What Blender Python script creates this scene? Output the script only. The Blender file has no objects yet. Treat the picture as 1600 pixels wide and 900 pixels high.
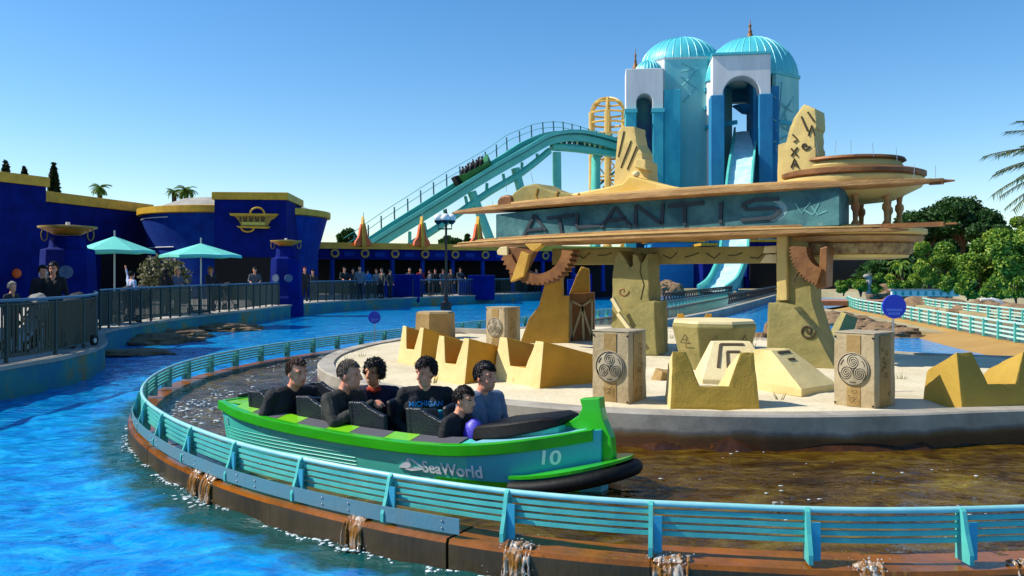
import bpy, bmesh, math, random
import numpy as np
from mathutils import Vector, Matrix, noise as mnoise
R = math.radians
rng = random.Random(7)
SC = bpy.context.scene
COL = SC.collection
# ------------------------------------------------------------------ camera
EYE = 2.05          # eye height above the blue pool's surface
F = 1331.0          # focal length in photo pixels (photo is 1600 wide)
HX, HY = 800.0, 425.0   # principal column, horizon row
cam = bpy.data.cameras.new('camera')
cam.sensor_width = 36.0
cam.lens = 36.0 * F / 1600.0
cam.shift_y = -(450.0 - HY) / 1600.0
cam.clip_start = 0.1
cam.clip_end = 5000
camo = bpy.data.objects.new('camera', cam)
COL.objects.link(camo)
camo.location = (0, 0, EYE)
camo.rotation_euler = (R(90), 0, 0)
SC.camera = camo
# ------------------------------------------------------------------ sky and sun
SUN_AZ = 89.0       # degrees left of the view axis
SUN_EL = 44.0
world = bpy.data.worlds.new('World')
SC.world = world
world.use_nodes = True
wn = world.node_tree
bgn = wn.nodes['Background']
sky = wn.nodes.new('ShaderNodeTexSky')
sky.sky_type = 'NISHITA'
sky.sun_disc = False
sky.sun_elevation = R(SUN_EL)
sky.sun_rotation = R(-SUN_AZ)
sky.altitude = 0
sky.air_density = 1.0
sky.dust_density = 0.2
sky.ozone_density = 3.0
hsv = wn.nodes.new('ShaderNodeHueSaturation')
hsv.inputs['Saturation'].default_value = 1.3
wn.links.new(sky.outputs[0], hsv.inputs['Color'])
wn.links.new(hsv.outputs[0], bgn.inputs[0])
bgn.inputs[1].default_value = 0.132
sun = bpy.data.lights.new('sun', 'SUN')
sun.energy = 4.8
sun.angle = R(0.5)
sun.color = (1.0, 0.94, 0.84)
suno = bpy.data.objects.new('sun', sun)
COL.objects.link(suno)
sdir = Vector((-math.sin(R(SUN_AZ)) * math.cos(R(SUN_EL)), math.cos(R(SUN_AZ)) * math.cos(R(SUN_EL)), math.sin(R(SUN_EL))))
suno.rotation_euler = sdir.to_track_quat('Z', 'Y').to_euler()
suno.location = (-20, 10, 30)
SC.view_settings.view_transform = 'Standard'
SC.view_settings.look = 'None'
SC.view_settings.exposure = 0.36
SC.view_settings.gamma = 1.0
SC.cycles.use_denoising = True
SC.cycles.max_bounces = 6
SC.cycles.caustics_reflective = False
SC.cycles.caustics_refractive = False

# ------------------------------------------------------------------ helpers
def at(px, py, d):
    """the world point seen at a photo pixel at a given distance in front of the camera"""
    return Vector(((px - HX) / F * d, d, EYE - (py - HY) / F * d))

class Plane:
    """vertical plane through two plan points; .at() meets it with the ray of a photo pixel"""
    def __init__(s, a, b):
        s.a = Vector((a[0], a[1])); s.u = (Vector((b[0], b[1])) - s.a).normalized()
        s.n = Vector((s.u.y, -s.u.x))
        if s.n.dot(-s.a) < 0: s.n = -s.n
        s.k = 1.0; s.n3 = Vector((s.n.x, s.n.y, 0)); s.u3 = Vector((s.u.x, s.u.y, 0))
    def at(s, px, py, off=0.0):
        r = Vector(((px - HX) / F, 1.0)); t = ((s.a + s.n * off * s.k).dot(s.n)) / r.dot(s.n)
        return Vector((r.x * t, t, EYE - (py - HY) / F * t))

def srgb(h):
    h = h.lstrip('#'); v = [int(h[i:i + 2], 16) / 255 for i in (0, 2, 4)]
    return tuple((c / 12.92 if c <= .04045 else ((c + .055) / 1.055) ** 2.4) for c in v)

MATS = {}
def M(name, c1, c2=None, scale=3.0, rough=0.6, metal=0.0, bump=0.0, bscale=20.0, detail=5.0, lo=.35, hi=.65, c3=None, spec=0.5, stretch=None, coat=0.0, emit=None):
    if name in MATS: return MATS[name]
    m = bpy.data.materials.new(name); m.use_nodes = True
    nt = m.node_tree; N = nt.nodes; L = nt.links; b = N['Principled BSDF']
    b.inputs['Roughness'].default_value = rough; b.inputs['Metallic'].default_value = metal
    b.inputs['Specular IOR Level'].default_value = spec; b.inputs['Coat Weight'].default_value = coat
    if isinstance(c1, str): c1 = srgb(c1)
    if isinstance(c2, str): c2 = srgb(c2)
    if isinstance(c3, str): c3 = srgb(c3)
    b.inputs['Base Color'].default_value = (*c1, 1)
    tc = N.new('ShaderNodeTexCoord'); co = tc.outputs['Object']
    if stretch:
        mp = N.new('ShaderNodeMapping'); mp.inputs['Scale'].default_value = stretch; L.new(co, mp.inputs[0]); co = mp.outputs[0]
    if c2 is not None:
        n = N.new('ShaderNodeTexNoise'); n.inputs['Scale'].default_value = scale; n.inputs['Detail'].default_value = detail; n.inputs['Roughness'].default_value = .62
        L.new(co, n.inputs['Vector'])
        r = N.new('ShaderNodeValToRGB'); r.color_ramp.elements[0].position = lo; r.color_ramp.elements[1].position = hi
        r.color_ramp.elements[0].color = (*c1, 1); r.color_ramp.elements[1].color = (*c2, 1)
        if c3 is not None:
            e = r.color_ramp.elements.new(min(.98, hi + .1)); e.color = (*c3, 1)
        L.new(n.outputs['Fac'], r.inputs[0]); L.new(r.outputs[0], b.inputs['Base Color'])
    if bump > 0:
        n2 = N.new('ShaderNodeTexNoise'); n2.inputs['Scale'].default_value = bscale; n2.inputs['Detail'].default_value = 6
        L.new(co, n2.inputs['Vector'])
        bp = N.new('ShaderNodeBump'); bp.inputs['Strength'].default_value = bump; bp.inputs['Distance'].default_value = 0.02
        L.new(n2.outputs['Fac'], bp.inputs['Height']); L.new(bp.outputs[0], b.inputs['Normal'])
    MATS[name] = m
    return m

def leaf_mat(name, ca, cb, cc):
    m = bpy.data.materials.new(name); m.use_nodes = True
    nt = m.node_tree; N = nt.nodes; L = nt.links; b = N['Principled BSDF']
    g = N.new('ShaderNodeNewGeometry'); r = N.new('ShaderNodeValToRGB')
    r.color_ramp.elements[0].color = (*srgb(ca), 1); r.color_ramp.elements[1].color = (*srgb(cc), 1)
    e = r.color_ramp.elements.new(.5); e.color = (*srgb(cb), 1)
    L.new(g.outputs['Random Per Island'], r.inputs[0]); L.new(r.outputs[0], b.inputs['Base Color'])
    b.inputs['Roughness'].default_value = .55; b.inputs['Specular IOR Level'].default_value = .35
    tr = N.new('ShaderNodeBsdfTranslucent'); L.new(r.outputs[0], tr.inputs[0])
    mx = N.new('ShaderNodeMixShader'); mx.inputs[0].default_value = .25
    L.new(b.outputs[0], mx.inputs[1]); L.new(tr.outputs[0], mx.inputs[2]); L.new(mx.outputs[0], N['Material Output'].inputs[0])
    MATS[name] = m
    return m

class MB:
    """collects shapes into one mesh"""
    def __init__(s): s.v = []; s.f = []; s.mi = []; s.cur = 0
    def add(s, verts, faces):
        o = len(s.v); s.v += [tuple(p) for p in verts]; s.f += [tuple(i + o for i in q) for q in faces]; s.mi += [s.cur] * len(faces); return s
    def box(s, c, size, rz=0.0, rot=None, taper=1.0):
        m = rot if rot is not None else Matrix.Rotation(rz, 3, 'Z'); c = Vector(c); vs = []
        for z in (-.5, .5):
            k = taper if z > 0 else 1.0
            for x, y in ((-.5, -.5), (.5, -.5), (.5, .5), (-.5, .5)):
                vs.append(c + m @ Vector((x * size[0] * k, y * size[1] * k, z * size[2])))
        return s.add(vs, [(3, 2, 1, 0), (4, 5, 6, 7), (0, 1, 5, 4), (1, 2, 6, 5), (2, 3, 7, 6), (3, 0, 4, 7)])
    def loft(s, rings, close=True, caps=True):
        n = len(rings[0]); vs = [p for r in rings for p in r]; fs = []
        for k in range(len(rings) - 1):
            for i in range(n if close else n - 1):
                j = (i + 1) % n; fs.append((k * n + i, k * n + j, (k + 1) * n + j, (k + 1) * n + i))
        if caps and close:
            fs.append(tuple(range(n))[::-1]); fs.append(tuple((len(rings) - 1) * n + i for i in range(n)))
        return s.add(vs, fs)
    def prism(s, pts, vec):
        pts = [Vector(p) for p in pts]; vec = Vector(vec)
        return s.loft([pts, [p + vec for p in pts]])
    def lathe(s, prof, c=(0, 0, 0), n=24, caps=True, a0=0.0, squash=(1, 1)):
        c = Vector(c)
        return s.loft([[c + Vector((r * squash[0] * math.cos(a0 + 2 * math.pi * i / n), r * squash[1] * math.sin(a0 + 2 * math.pi * i / n), z)) for i in range(n)] for r, z in prof], caps=caps)
    def tube(s, path, r, n=8, closed=False, caps=True):
        path = [Vector(p) for p in path]; m = len(path); rr = r if isinstance(r, (list, tuple)) else [r] * m
        rings = []; ref = None
        for k, p in enumerate(path):
            if closed: t = path[(k + 1) % m] - path[k - 1]
            else: t = path[min(k + 1, m - 1)] - path[max(k - 1, 0)]
            t.normalize()
            if ref is None: ref = Vector((0, 0, 1)) if abs(t.z) < .9 else Vector((1, 0, 0))
            a = ref - t * ref.dot(t)
            if a.length < 1e-4: a = Vector((1, 0, 0)) - t * t.x
            a.normalize(); ref = a
            b = t.cross(a)
            rings.append([p + (a * math.cos(2 * math.pi * i / n) + b * math.sin(2 * math.pi * i / n)) * rr[k] for i in range(n)])
        if closed: rings.append(rings[0]); return s.loft(rings, caps=False)
        return s.loft(rings, caps=caps)
    def bar(s, a, b, w, h, up=(0, 0, 1)):
        a = Vector(a); b = Vector(b); t = (b - a).normalized(); up = Vector(up)
        sd = t.cross(up)
        if sd.length < 1e-4: sd = t.cross(Vector((1, 0, 0)))
        sd.normalize(); u = sd.cross(t).normalized()
        o = [sd * (x * w / 2) + u * (y * h / 2) for x, y in ((-1, -1), (1, -1), (1, 1), (-1, 1))]
        return s.loft([[a + k for k in o], [b + k for k in o]])
    def sphere(s, c, r, n=12, m=8, scale=(1, 1, 1)):
        c = Vector(c); prof = []
        rings = []
        for k in range(m + 1):
            th = math.pi * k / m; rr = max(math.sin(th), .01)
            rings.append([c + Vector((r * scale[0] * rr * math.cos(2 * math.pi * i / n), r * scale[1] * rr * math.sin(2 * math.pi * i / n), -r * scale[2] * math.cos(th))) for i in range(n)])
        return s.loft(rings)
    def build(s, name, mat, parent=None, smooth=None, bevel=0.0, fix=True, origin=None):
        return obj(name, s.v, s.f, mat, parent, smooth, bevel, fix, s.mi, origin)

def obj(name, v, f, mat, parent=None, smooth=None, bevel=0.0, fix=True, mi=None, origin=None):
    me = bpy.data.meshes.new(name)
    if origin is not None:
        ov = Vector(origin); v = [tuple(Vector(p) - ov) for p in v]
    me.from_pydata([tuple(p) for p in v], [], f)
    if fix:
        bm = bmesh.new(); bm.from_mesh(me); bmesh.ops.recalc_face_normals(bm, faces=bm.faces); bm.to_mesh(me); bm.free()
    for m in (mat if isinstance(mat, (list, tuple)) else [mat]): me.materials.append(m)
    if mi is not None and isinstance(mat, (list, tuple)) and len(mi) == len(me.polygons):
        me.polygons.foreach_set('material_index', mi)
    if smooth is not None:
        me.polygons.foreach_set('use_smooth', [True] * len(me.polygons))
        if smooth < 180: me.set_sharp_from_angle(angle=R(smooth))
    o = bpy.data.objects.new(name, me); COL.objects.link(o)
    if origin is not None: o.location = origin
    if parent is not None: o.parent = parent; 
    if bevel > 0:
        b = o.modifiers.new('bevel', 'BEVEL'); b.width = bevel; b.segments = 2; b.limit_method = 'ANGLE'; b.angle_limit = R(35)
    return o

def tag(o, label, cat, group=None):
    o['label'] = label; o['category'] = cat
    if group: o['group'] = group
    return o
def thing(name, label, cat, loc=(0, 0, 0), group=None, rz=0.0):
    o = bpy.data.objects.new(name, None); COL.objects.link(o); o.location = loc; o.rotation_euler = (0, 0, rz); o.empty_display_size = .2
    return tag(o, label, cat, group)
def setting(o, kind='structure'):
    o['kind'] = kind; return o
def place(name, me, parent, loc=(0, 0, 0), rz=0.0, scale=None, rot=None):
    """a further object on shared mesh data"""
    o = bpy.data.objects.new(name, me); COL.objects.link(o); o.parent = parent; o.location = loc
    o.rotation_euler = rot if rot else (0, 0, rz)
    if scale: o.scale = scale
    return o
def copy_tree(o, parent=None):
    c = o.copy(); COL.objects.link(c); c.parent = parent
    for ch in list(o.children): copy_tree(ch, c)
    return c

def catmull(pts, n=6, closed=False):
    pts = [Vector(p) for p in pts]; out = []; m = len(pts)
    for i in range(m if closed else m - 1):
        if closed: p0, p1, p2, p3 = pts[i - 1], pts[i], pts[(i + 1) % m], pts[(i + 2) % m]
        else: p0, p1, p2, p3 = pts[max(i - 1, 0)], pts[i], pts[i + 1], pts[min(i + 2, m - 1)]
        for k in range(n):
            t = k / n
            out.append(.5 * ((2 * p1) + (-p0 + p2) * t + (2 * p0 - 5 * p1 + 4 * p2 - p3) * t * t + (-p0 + 3 * p1 - 3 * p2 + p3) * t ** 3))
    if not closed: out.append(pts[-1])
    return out
def resample(pts, step):
    pts = [Vector(p) for p in pts]; out = [pts[0]]; acc = 0.0
    for a, b in zip(pts, pts[1:]):
        l = (b - a).length; t = step - acc
        while t <= l: out.append(a.lerp(b, t / l)); t += step
        acc = (acc + l) % step if l > 0 else acc
        acc = l - (t - step)
    return out
def normals2(pts):
    out = []
    for i in range(len(pts)):
        t = pts[min(i + 1, len(pts) - 1)] - pts[max(i - 1, 0)]
        out.append(Vector((t.y, -t.x)).normalized())      # to the right of travel
    return out
def offset2(pts, d): return [p + n * d for p, n in zip(pts, normals2(pts))]
def v3(p, z): return Vector((p[0], p[1], z))

def ribbon(pts_a, za, pts_b, zb, mb):
    """solid-looking strip between two polylines"""
    n = len(pts_a); vs = [v3(p, za) for p in pts_a] + [v3(p, zb) for p in pts_b]
    mb.add(vs, [(i, i + 1, n + i + 1, n + i) for i in range(n - 1)])
def section(pts, prof, mb, caps=True):
    """sweep a closed profile [(offset to the right, z)] along a plan polyline"""
    ns = normals2(pts); mb.loft([[v3(p + n * o, z) for o, z in prof] for p, n in zip(pts, ns)], caps=caps)

def leaves(name, blobs, n, size, mat, parent, seed=1, shell=.55, flat=0.0, aspect=1.6):
    """leaf-sized faces spread through ellipsoids: blobs = [(centre, (rx,ry,rz))]"""
    g = np.random.default_rng(seed); vol = np.array([b[1][0] * b[1][1] * b[1][2] for b in blobs]) ** .7; vol /= vol.sum()
    k = g.choice(len(blobs), n, p=vol)
    C = np.array([tuple(b[0]) for b in blobs])[k]; S = np.array([tuple(b[1]) for b in blobs])[k]
    d = g.normal(size=(n, 3)); d /= np.linalg.norm(d, axis=1)[:, None]
    # clumps: pull points towards random twig ends so that gaps open between them
    tw = g.normal(size=(max(12, n // 40), 3)); tw /= np.linalg.norm(tw, axis=1)[:, None]
    ti = g.integers(0, len(tw), n); d = d * .38 + tw[ti]; d /= np.linalg.norm(d, axis=1)[:, None]
    rr = shell + (1 - shell) * g.random(n) ** .6; rr *= (.82 + .3 * np.sin(ti * 12.9898) ** 2)
    P = C + d * S * rr[:, None]
    a = g.normal(size=(n, 3)) * np.array([1, 1, 1 - flat]); a /= np.linalg.norm(a, axis=1)[:, None]
    b = np.cross(a, d + g.normal(size=(n, 3)) * .6); b /= np.linalg.norm(b, axis=1)[:, None] + 1e-9
    sz = size * (.6 + .8 * g.random(n))[:, None]; a = a * sz * .5 * aspect; b = b * sz * .5
    V = np.stack([P - a, P + b, P + a, P - b], 1).reshape(-1, 3)
    me = bpy.data.meshes.new(name); me.vertices.add(4 * n); me.vertices.foreach_set('co', V.astype(np.float32).ravel())
    me.loops.add(4 * n); me.loops.foreach_set('vertex_index', np.arange(4 * n, dtype=np.int32))
    me.polygons.add(n); me.polygons.foreach_set('loop_start', np.arange(0, 4 * n, 4, dtype=np.int32))
    me.update(calc_edges=True); me.materials.append(mat)
    o = bpy.data.objects.new(name, me); COL.objects.link(o); o.parent = parent
    return o

def text_mesh(s, size, depth=0.004):
    cu = bpy.data.curves.new('text', 'FONT'); cu.body = s; cu.size = size; cu.extrude = depth; cu.offset = size * .018; cu.align_x = 'CENTER'; cu.align_y = 'CENTER'
    o = bpy.data.objects.new('text', cu); COL.objects.link(o)
    dg = bpy.context.evaluated_depsgraph_get(); dg.update()
    me = bpy.data.meshes.new_from_object(o.evaluated_get(dg)); bpy.data.objects.remove(o); bpy.data.curves.remove(cu)
    return me

def weather(o, amp=.006, cuts=6, fr=3.0, seed=0):
    """wear a flat-sided solid: finer faces, slightly uneven surfaces and edges"""
    bm = bmesh.new(); bm.from_mesh(o.data); bmesh.ops.triangulate(bm, faces=[f_ for f_ in bm.faces if len(f_.verts) > 4])
    bmesh.ops.subdivide_edges(bm, edges=bm.edges[:], cuts=cuts, use_grid_fill=True)
    bm.normal_update()
    for v in bm.verts:
        c = v.co; d = mnoise.noise(c * fr + Vector((seed, 0, 0))) + .6 * mnoise.noise(c * fr * 3.1 + Vector((0, seed, 0))); e = mnoise.noise(c * fr * 6 + Vector((3, seed, 1)))
        sharp = any(len(ed.link_faces) == 2 and ed.calc_face_angle(0) > .5 for ed in v.link_edges); v.co = c + v.normal * amp * (d - (abs(e) * 2.2 + .3 if sharp else 0))
    bm.to_mesh(o.data); bm.free()
    for m in o.modifiers:
        if m.type == 'BEVEL': m.width *= .6
    return o
def fuse_mesh(mb, name, mat, parent, voxel, it=2):
    me = bpy.data.meshes.new(name); me.from_pydata(mb.v, [], mb.f); o = bpy.data.objects.new(name, me); COL.objects.link(o)
    r = o.modifiers.new('r', 'REMESH'); r.mode = 'VOXEL'; r.voxel_size = voxel; q = o.modifiers.new('s', 'SMOOTH'); q.iterations = it
    dg = bpy.context.evaluated_depsgraph_get(); nm = bpy.data.meshes.new_from_object(o.evaluated_get(dg)); bpy.data.objects.remove(o); bpy.data.meshes.remove(me)
    nm.materials.clear(); nm.materials.append(mat); nm.polygons.foreach_set('use_smooth', [True] * len(nm.polygons)); o = bpy.data.objects.new(name, nm); COL.objects.link(o); o.parent = parent
    return o
# ------------------------------------------------------------------ materials
m_gold = M('gold_paint', '#d6a81e', '#b88c14', 2.0, rough=.5, bump=.1)
m_navy = M('navy_stucco', '#001258', '#001c74', 1.2, rough=.85, bump=.25, bscale=60, spec=.12, c3='#04124a', detail=8)
m_navy2 = M('blue_stucco', '#053a90', '#02287a', 1.5, rough=.8, bump=.25, bscale=50, spec=.15, detail=8)
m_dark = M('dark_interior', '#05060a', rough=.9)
m_teal = M('teal_paint', '#1fa79b', '#178d88', 3, rough=.4, bump=.08, bscale=15)
m_railteal = M('rail_teal', '#5abcac', '#46a8a0', 4, rough=.42, bump=.06, bscale=40, c3='#74c6b6', detail=8)
m_railblue = M('rail_blue', '#3492ac', '#3c9eb4', 4, rough=.42, bump=.05, bscale=40)
m_toprail = M('top_rail_paint', '#9cd2cc', '#84c4c2', 5, rough=.38)
m_plate = M('kick_plate_steel', '#4c8494', '#5f7f88', 2.0, rough=.5, bump=.12, bscale=30, c3='#7a8480')
m_sand = M('sand', '#dccfae', '#c6b896', 1.3, rough=.95, bump=.6, bscale=14, c3='#a99a78', detail=9)
m_sandstone = M('painted_sandstone', '#d8bd72', '#c9ad68', 1.8, rough=.8, bump=.2, bscale=30)
m_ochre = M('ochre_plaster', '#c69a3a', '#b08430', 2.2, rough=.75, bump=.25, bscale=25, c3='#8f6a2a')
m_olive = M('weathered_olive_stone', '#9b8c52', '#7f7844', 2.4, rough=.85, bump=.5, bscale=14, c3='#b09a5c', detail=8)
m_yellow = M('yellow_plaster', '#cfa846', '#dcc07a', 1.2, rough=.75, bump=.2, bscale=30)
m_cream = M('cream_plaster', '#e0cf9e', '#d3bf88', 1.6, rough=.8, bump=.2, bscale=30)
m_wood = M('blade_planking', '#b88e58', '#8e683a', 2.2, rough=.75, bump=.6, bscale=14, c3='#cfae7e', stretch=(1, 1, 6))
m_bronze = M('bronze_gear', '#8f6030', '#6e4522', 3, rough=.55, bump=.35, bscale=18, metal=.25)
m_pillar = M('pillar_stone', '#b8a580', '#9c8864', 3.0, rough=.85, bump=.45, bscale=22, c3='#b8a884', detail=9)
m_pillar2 = M('pillar_bronzed_stone', '#a88a54', '#8a6c38', 2.5, rough=.75, bump=.5, bscale=16, c3='#b59a60', detail=9)
m_carve = M('carved_dark_line', '#4a3c26', rough=.9)
m_silver = M('pale_relief', '#b4a68a', '#988a6e', 6, rough=.6)
m_panel = M('sea_mural_panel', '#164e54', '#4a807e', 2.0, rough=.6, bump=.3, c3='#9aa89c', detail=6)
m_letter = M('letter_slate', '#1f2c34', '#2c3c44', 2, rough=.6)
m_concrete = M('concrete', '#a8a294', '#8a8578', 1.5, rough=.9, bump=.35, bscale=25, c3='#6f6a5c', detail=9)
m_islandwall0 = M('stained_concrete', '#9a988a', '#7d7c70', 1.2, rough=.9, bump=.3, bscale=22, c3='#5c5a4e', detail=10, stretch=(1, 1, .4))
m_deckwall = M('mural_deck_wall', '#1a6c84', '#2f8078', .9, rough=.8, bump=.2, c3='#8a7238', detail=5, lo=.4, hi=.55)
m_deck = M('deck_paving', '#b9b2a4', '#a39c8e', 1.2, rough=.9, bump=.2)
m_curb = M('algae_stained_curb', '#9c580e', '#6c400e', 2.6, rough=.22, bump=.35, bscale=12, c3='#d09a40', detail=8)
m_curbface = M('wet_curb_face', '#4e3e26', '#342a1a', 2.2, rough=.4, bump=.35, bscale=12, c3='#6a4c20', detail=8, stretch=(1, 1, .35))
m_rock = M('rock', '#8c7152', '#6a5238', 1.4, rough=.9, bump=.6, bscale=9, c3='#a88c68', detail=9)
m_fence = M('dark_green_metal', '#12302c', rough=.45)
m_fencerail = M('grey_blue_handrail', '#4f7288', rough=.4, metal=.2)
m_green = M('boat_green', '#2fae10', '#2aa20e', 5, rough=.28, coat=.3)
m_hull = M('boat_hull_teal', '#54ccb2', '#40beb0', 2.5, rough=.38, coat=.15, detail=9, bump=.05, bscale=8, c3='#62cab8')
m_hullblue = M('boat_hull_blue', '#4ab0c8', '#40b4bc', 1.0, rough=.3, coat=.3)
m_grip = M('grey_grip_tape', '#4a4a52', '#55555c', 60, rough=.9, bump=.3, bscale=200)
m_seat = M('black_seat_plastic', '#14171b', '#1c2127', 30, rough=.35, bump=.5, bscale=70)
m_lime = M('lime_panel', '#76c21a', rough=.3, coat=.2)
m_rubber = M('black_rubber', '#050506', '#0a0a0b', 8, rough=.6, bump=.2, spec=.25)
m_white = M('white_paint', '#e8e8e4', rough=.5)
m_print = M('silver_print', '#f4f6f4', rough=.45)
m_print2 = M('faded_white_print', '#8fd0d8', rough=.45)
m_tower = M('tower_white_stucco', '#e2e0dc', '#cfcdc8', .8, rough=.85, bump=.1, c3='#b9b8b2', detail=9, stretch=(1, 1, .18))
m_towerblue = M('tower_aqua_stucco', '#3db2ba', '#2a94ac', .9, rough=.8, bump=.1, c3='#6cc6c8', detail=9, stretch=(1, 1, .4))
m_towerdeep = M('tower_deep_blue', '#1c86ac', '#126c9c', .9, rough=.75, detail=9, c3='#3aa2bc', stretch=(1, 1, .4))
m_towersea = M('tower_sea_wash', '#72c0c2', '#90ccc8', .7, rough=.8, detail=9, c3='#6cb4b8', stretch=(1, 1, .25))
m_dome = M('aqua_dome', '#52bfc6', '#44b0bc', .3, rough=.45)
m_domerib = M('dome_rib', '#6accd0', rough=.4)
m_lattice = M('gold_lattice', '#dcb868', '#c8a24c', 1, rough=.45)
m_track = M('track_aqua', '#62c8b4', '#50b8a8', .6, rough=.4)
m_trackdark = M('track_dark', '#145a60', rough=.5)
m_slide = M('slide_white_water', '#d9f0f4', '#a9dbe4', 1.2, rough=.2, bump=.4, bscale=8)
m_umbrella = M('umbrella_canvas', '#6fd3c0', '#62c6b6', 1.5, rough=.8)
m_steel = M('steel_pole', '#9aa4a6', rough=.35, metal=.6)
m_black = M('black_metal', '#0c0d0e', rough=.4)
m_globe = M('lamp_globe', '#e6e4da', rough=.25)
m_orange = M('orange_spire', '#e0661a', '#c9540f', 3, rough=.5)
m_sign = M('blue_sign', '#1638c8', rough=.35)
m_bark = M('bark', '#5b4630', '#3f3020', 4, rough=.95, bump=.6, bscale=14)
m_earth = M('earth', '#b4a27a', '#94845c', .4, rough=.95, bump=.4, bscale=5, c3='#c8b88e')
m_tanwall = M('tan_channel_wall', '#b08a48', '#a07a3c', .6, rough=.85, bump=.2, c3='#c4a468')
m_foam = M('white_foam', '#dfe9ea', '#b9cdd2', 20, rough=.35, bump=.5, bscale=60)
l_dark = leaf_mat('pine_needles', '#16300f', '#264a17', '#3d6420')
l_mid = leaf_mat('bush_leaves', '#365e18', '#5c8622', '#98aa3a')
l_light = leaf_mat('light_leaves', '#4c7420', '#7c9c2c', '#b0b840')
l_palm = leaf_mat('palm_leaflets', '#1e3214', '#34501e', '#62662c')
l_cyp = leaf_mat('cypress_foliage', '#0f2014', '#1a3018', '#24401c')
l_grey = leaf_mat('silvery_shrub', '#2e3a1c', '#6a6a40', '#b0a888')
m_grass = leaf_mat('dry_grass', '#8a8a4c', '#a89a5c', '#6c7a34')

def water_mat(name, cols, pos, cscale, stretch, bumps, rough, spec=.5):
    m = bpy.data.materials.new(name); m.use_nodes = True
    nt = m.node_tree; N = nt.nodes; L = nt.links; b = N['Principled BSDF']
    tc = N.new('ShaderNodeTexCoord'); mp = N.new('ShaderNodeMapping'); mp.inputs['Scale'].default_value = stretch
    L.new(tc.outputs['Object'], mp.inputs[0])
    n1 = N.new('ShaderNodeTexNoise'); n1.inputs['Scale'].default_value = cscale; n1.inputs['Detail'].default_value = 7; n1.inputs['Roughness'].default_value = .6; n1.inputs['Distortion'].default_value = 1.4
    L.new(mp.outputs[0], n1.inputs['Vector'])
    r = N.new('ShaderNodeValToRGB'); el = r.color_ramp.elements
    el[0].position = pos[0]; el[0].color = (*srgb(cols[0]), 1); el[1].position = pos[-1]; el[1].color = (*srgb(cols[-1]), 1)
    for c, p in zip(cols[1:-1], pos[1:-1]):
        e = el.new(p); e.color = (*srgb(c), 1)
    L.new(n1.outputs['Fac'], r.inputs[0]); L.new(r.outputs[0], b.inputs['Base Color'])
    b.inputs['Roughness'].default_value = rough; b.inputs['IOR'].default_value = 1.33; b.inputs['Specular IOR Level'].default_value = spec
    prev = None
    for sc, st, dist in bumps:
        n2 = N.new('ShaderNodeTexNoise'); n2.inputs['Scale'].default_value = sc; n2.inputs['Detail'].default_value = 3; n2.inputs['Distortion'].default_value = .6
        L.new(mp.outputs[0], n2.inputs['Vector'])
        bp = N.new('ShaderNodeBump'); bp.inputs['Strength'].default_value = st; bp.inputs['Distance'].default_value = dist
        L.new(n2.outputs['Fac'], bp.inputs['Height'])
        if prev is not None: L.new(prev.outputs[0], bp.inputs['Normal'])
        prev = bp
    L.new(prev.outputs[0], b.inputs['Normal'])
    MATS[name] = m
    return m
m_pool = water_mat('blue_pool_water', ['#0062b4', '#0082cc', '#0098da', '#30b8e4'], [.3, .45, .57, .74], 2.1, (1.0, 1.35, 1), [(1.8, .35, .12), (6.0, .4, .05), (17.0, .25, .02)], .06)
m_flume = water_mat('brown_flume_water', ['#2a1a04', '#48320a', '#665014', '#80702c'], [.32, .46, .6, .76], 1.3, (1.0, 1.6, 1), [(2.0, .5, .14), (6.0, .4, .06)], .03, .6)

def wall_stain(name):
    """pale concrete above, dark brown tide stain with an uneven upper line below"""
    m = bpy.data.materials.new(name); m.use_nodes = True; nt = m.node_tree; N = nt.nodes; L = nt.links; b = N['Principled BSDF']
    tc = N.new('ShaderNodeTexCoord'); sp = N.new('ShaderNodeSeparateXYZ'); L.new(tc.outputs['Object'], sp.inputs[0])
    n = N.new('ShaderNodeTexNoise'); n.inputs['Scale'].default_value = 2.2; n.inputs['Detail'].default_value = 8; L.new(tc.outputs['Object'], n.inputs[0])
    ad = N.new('ShaderNodeMath'); ad.operation = 'MULTIPLY_ADD'; ad.inputs[1].default_value = .16; L.new(n.outputs['Fac'], ad.inputs[0]); L.new(sp.outputs['Z'], ad.inputs[2])
    r = N.new('ShaderNodeValToRGB'); e = r.color_ramp.elements; e[0].position = .36; e[0].color = (*srgb('#6a4420'), 1); e[1].position = .44; e[1].color = (*srgb('#85807a'), 1)
    q = e.new(.40); q.color = (*srgb('#7a6038'), 1); q = e.new(.47); q.color = (*srgb('#b4ac9c'), 1)
    L.new(ad.outputs[0], r.inputs[0])
    n2 = N.new('ShaderNodeTexNoise'); n2.inputs['Scale'].default_value = 1.6; n2.inputs['Detail'].default_value = 10; n2.inputs['Roughness'].default_value = .7; L.new(tc.outputs['Object'], n2.inputs[0])
    mx = N.new('ShaderNodeMix'); mx.data_type = 'RGBA'; mx.blend_type = 'MULTIPLY'; mx.inputs[0].default_value = 1; L.new(r.outputs[0], mx.inputs[6])
    r2 = N.new('ShaderNodeValToRGB'); r2.color_ramp.elements[0].position = .35; r2.color_ramp.elements[0].color = (.55, .54, .52, 1); r2.color_ramp.elements[1].position = .65; L.new(n2.outputs['Fac'], r2.inputs[0]); L.new(r2.outputs[0], mx.inputs[7]); L.new(mx.outputs[2], b.inputs['Base Color'])
    bp = N.new('ShaderNodeBump'); bp.inputs['Strength'].default_value = .4; bp.inputs['Distance'].default_value = .02; L.new(n2.outputs['Fac'], bp.inputs['Height']); L.new(bp.outputs[0], b.inputs['Normal']); b.inputs['Roughness'].default_value = .85
    return m
m_islandwall = wall_stain('stained_concrete_wall')
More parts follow.
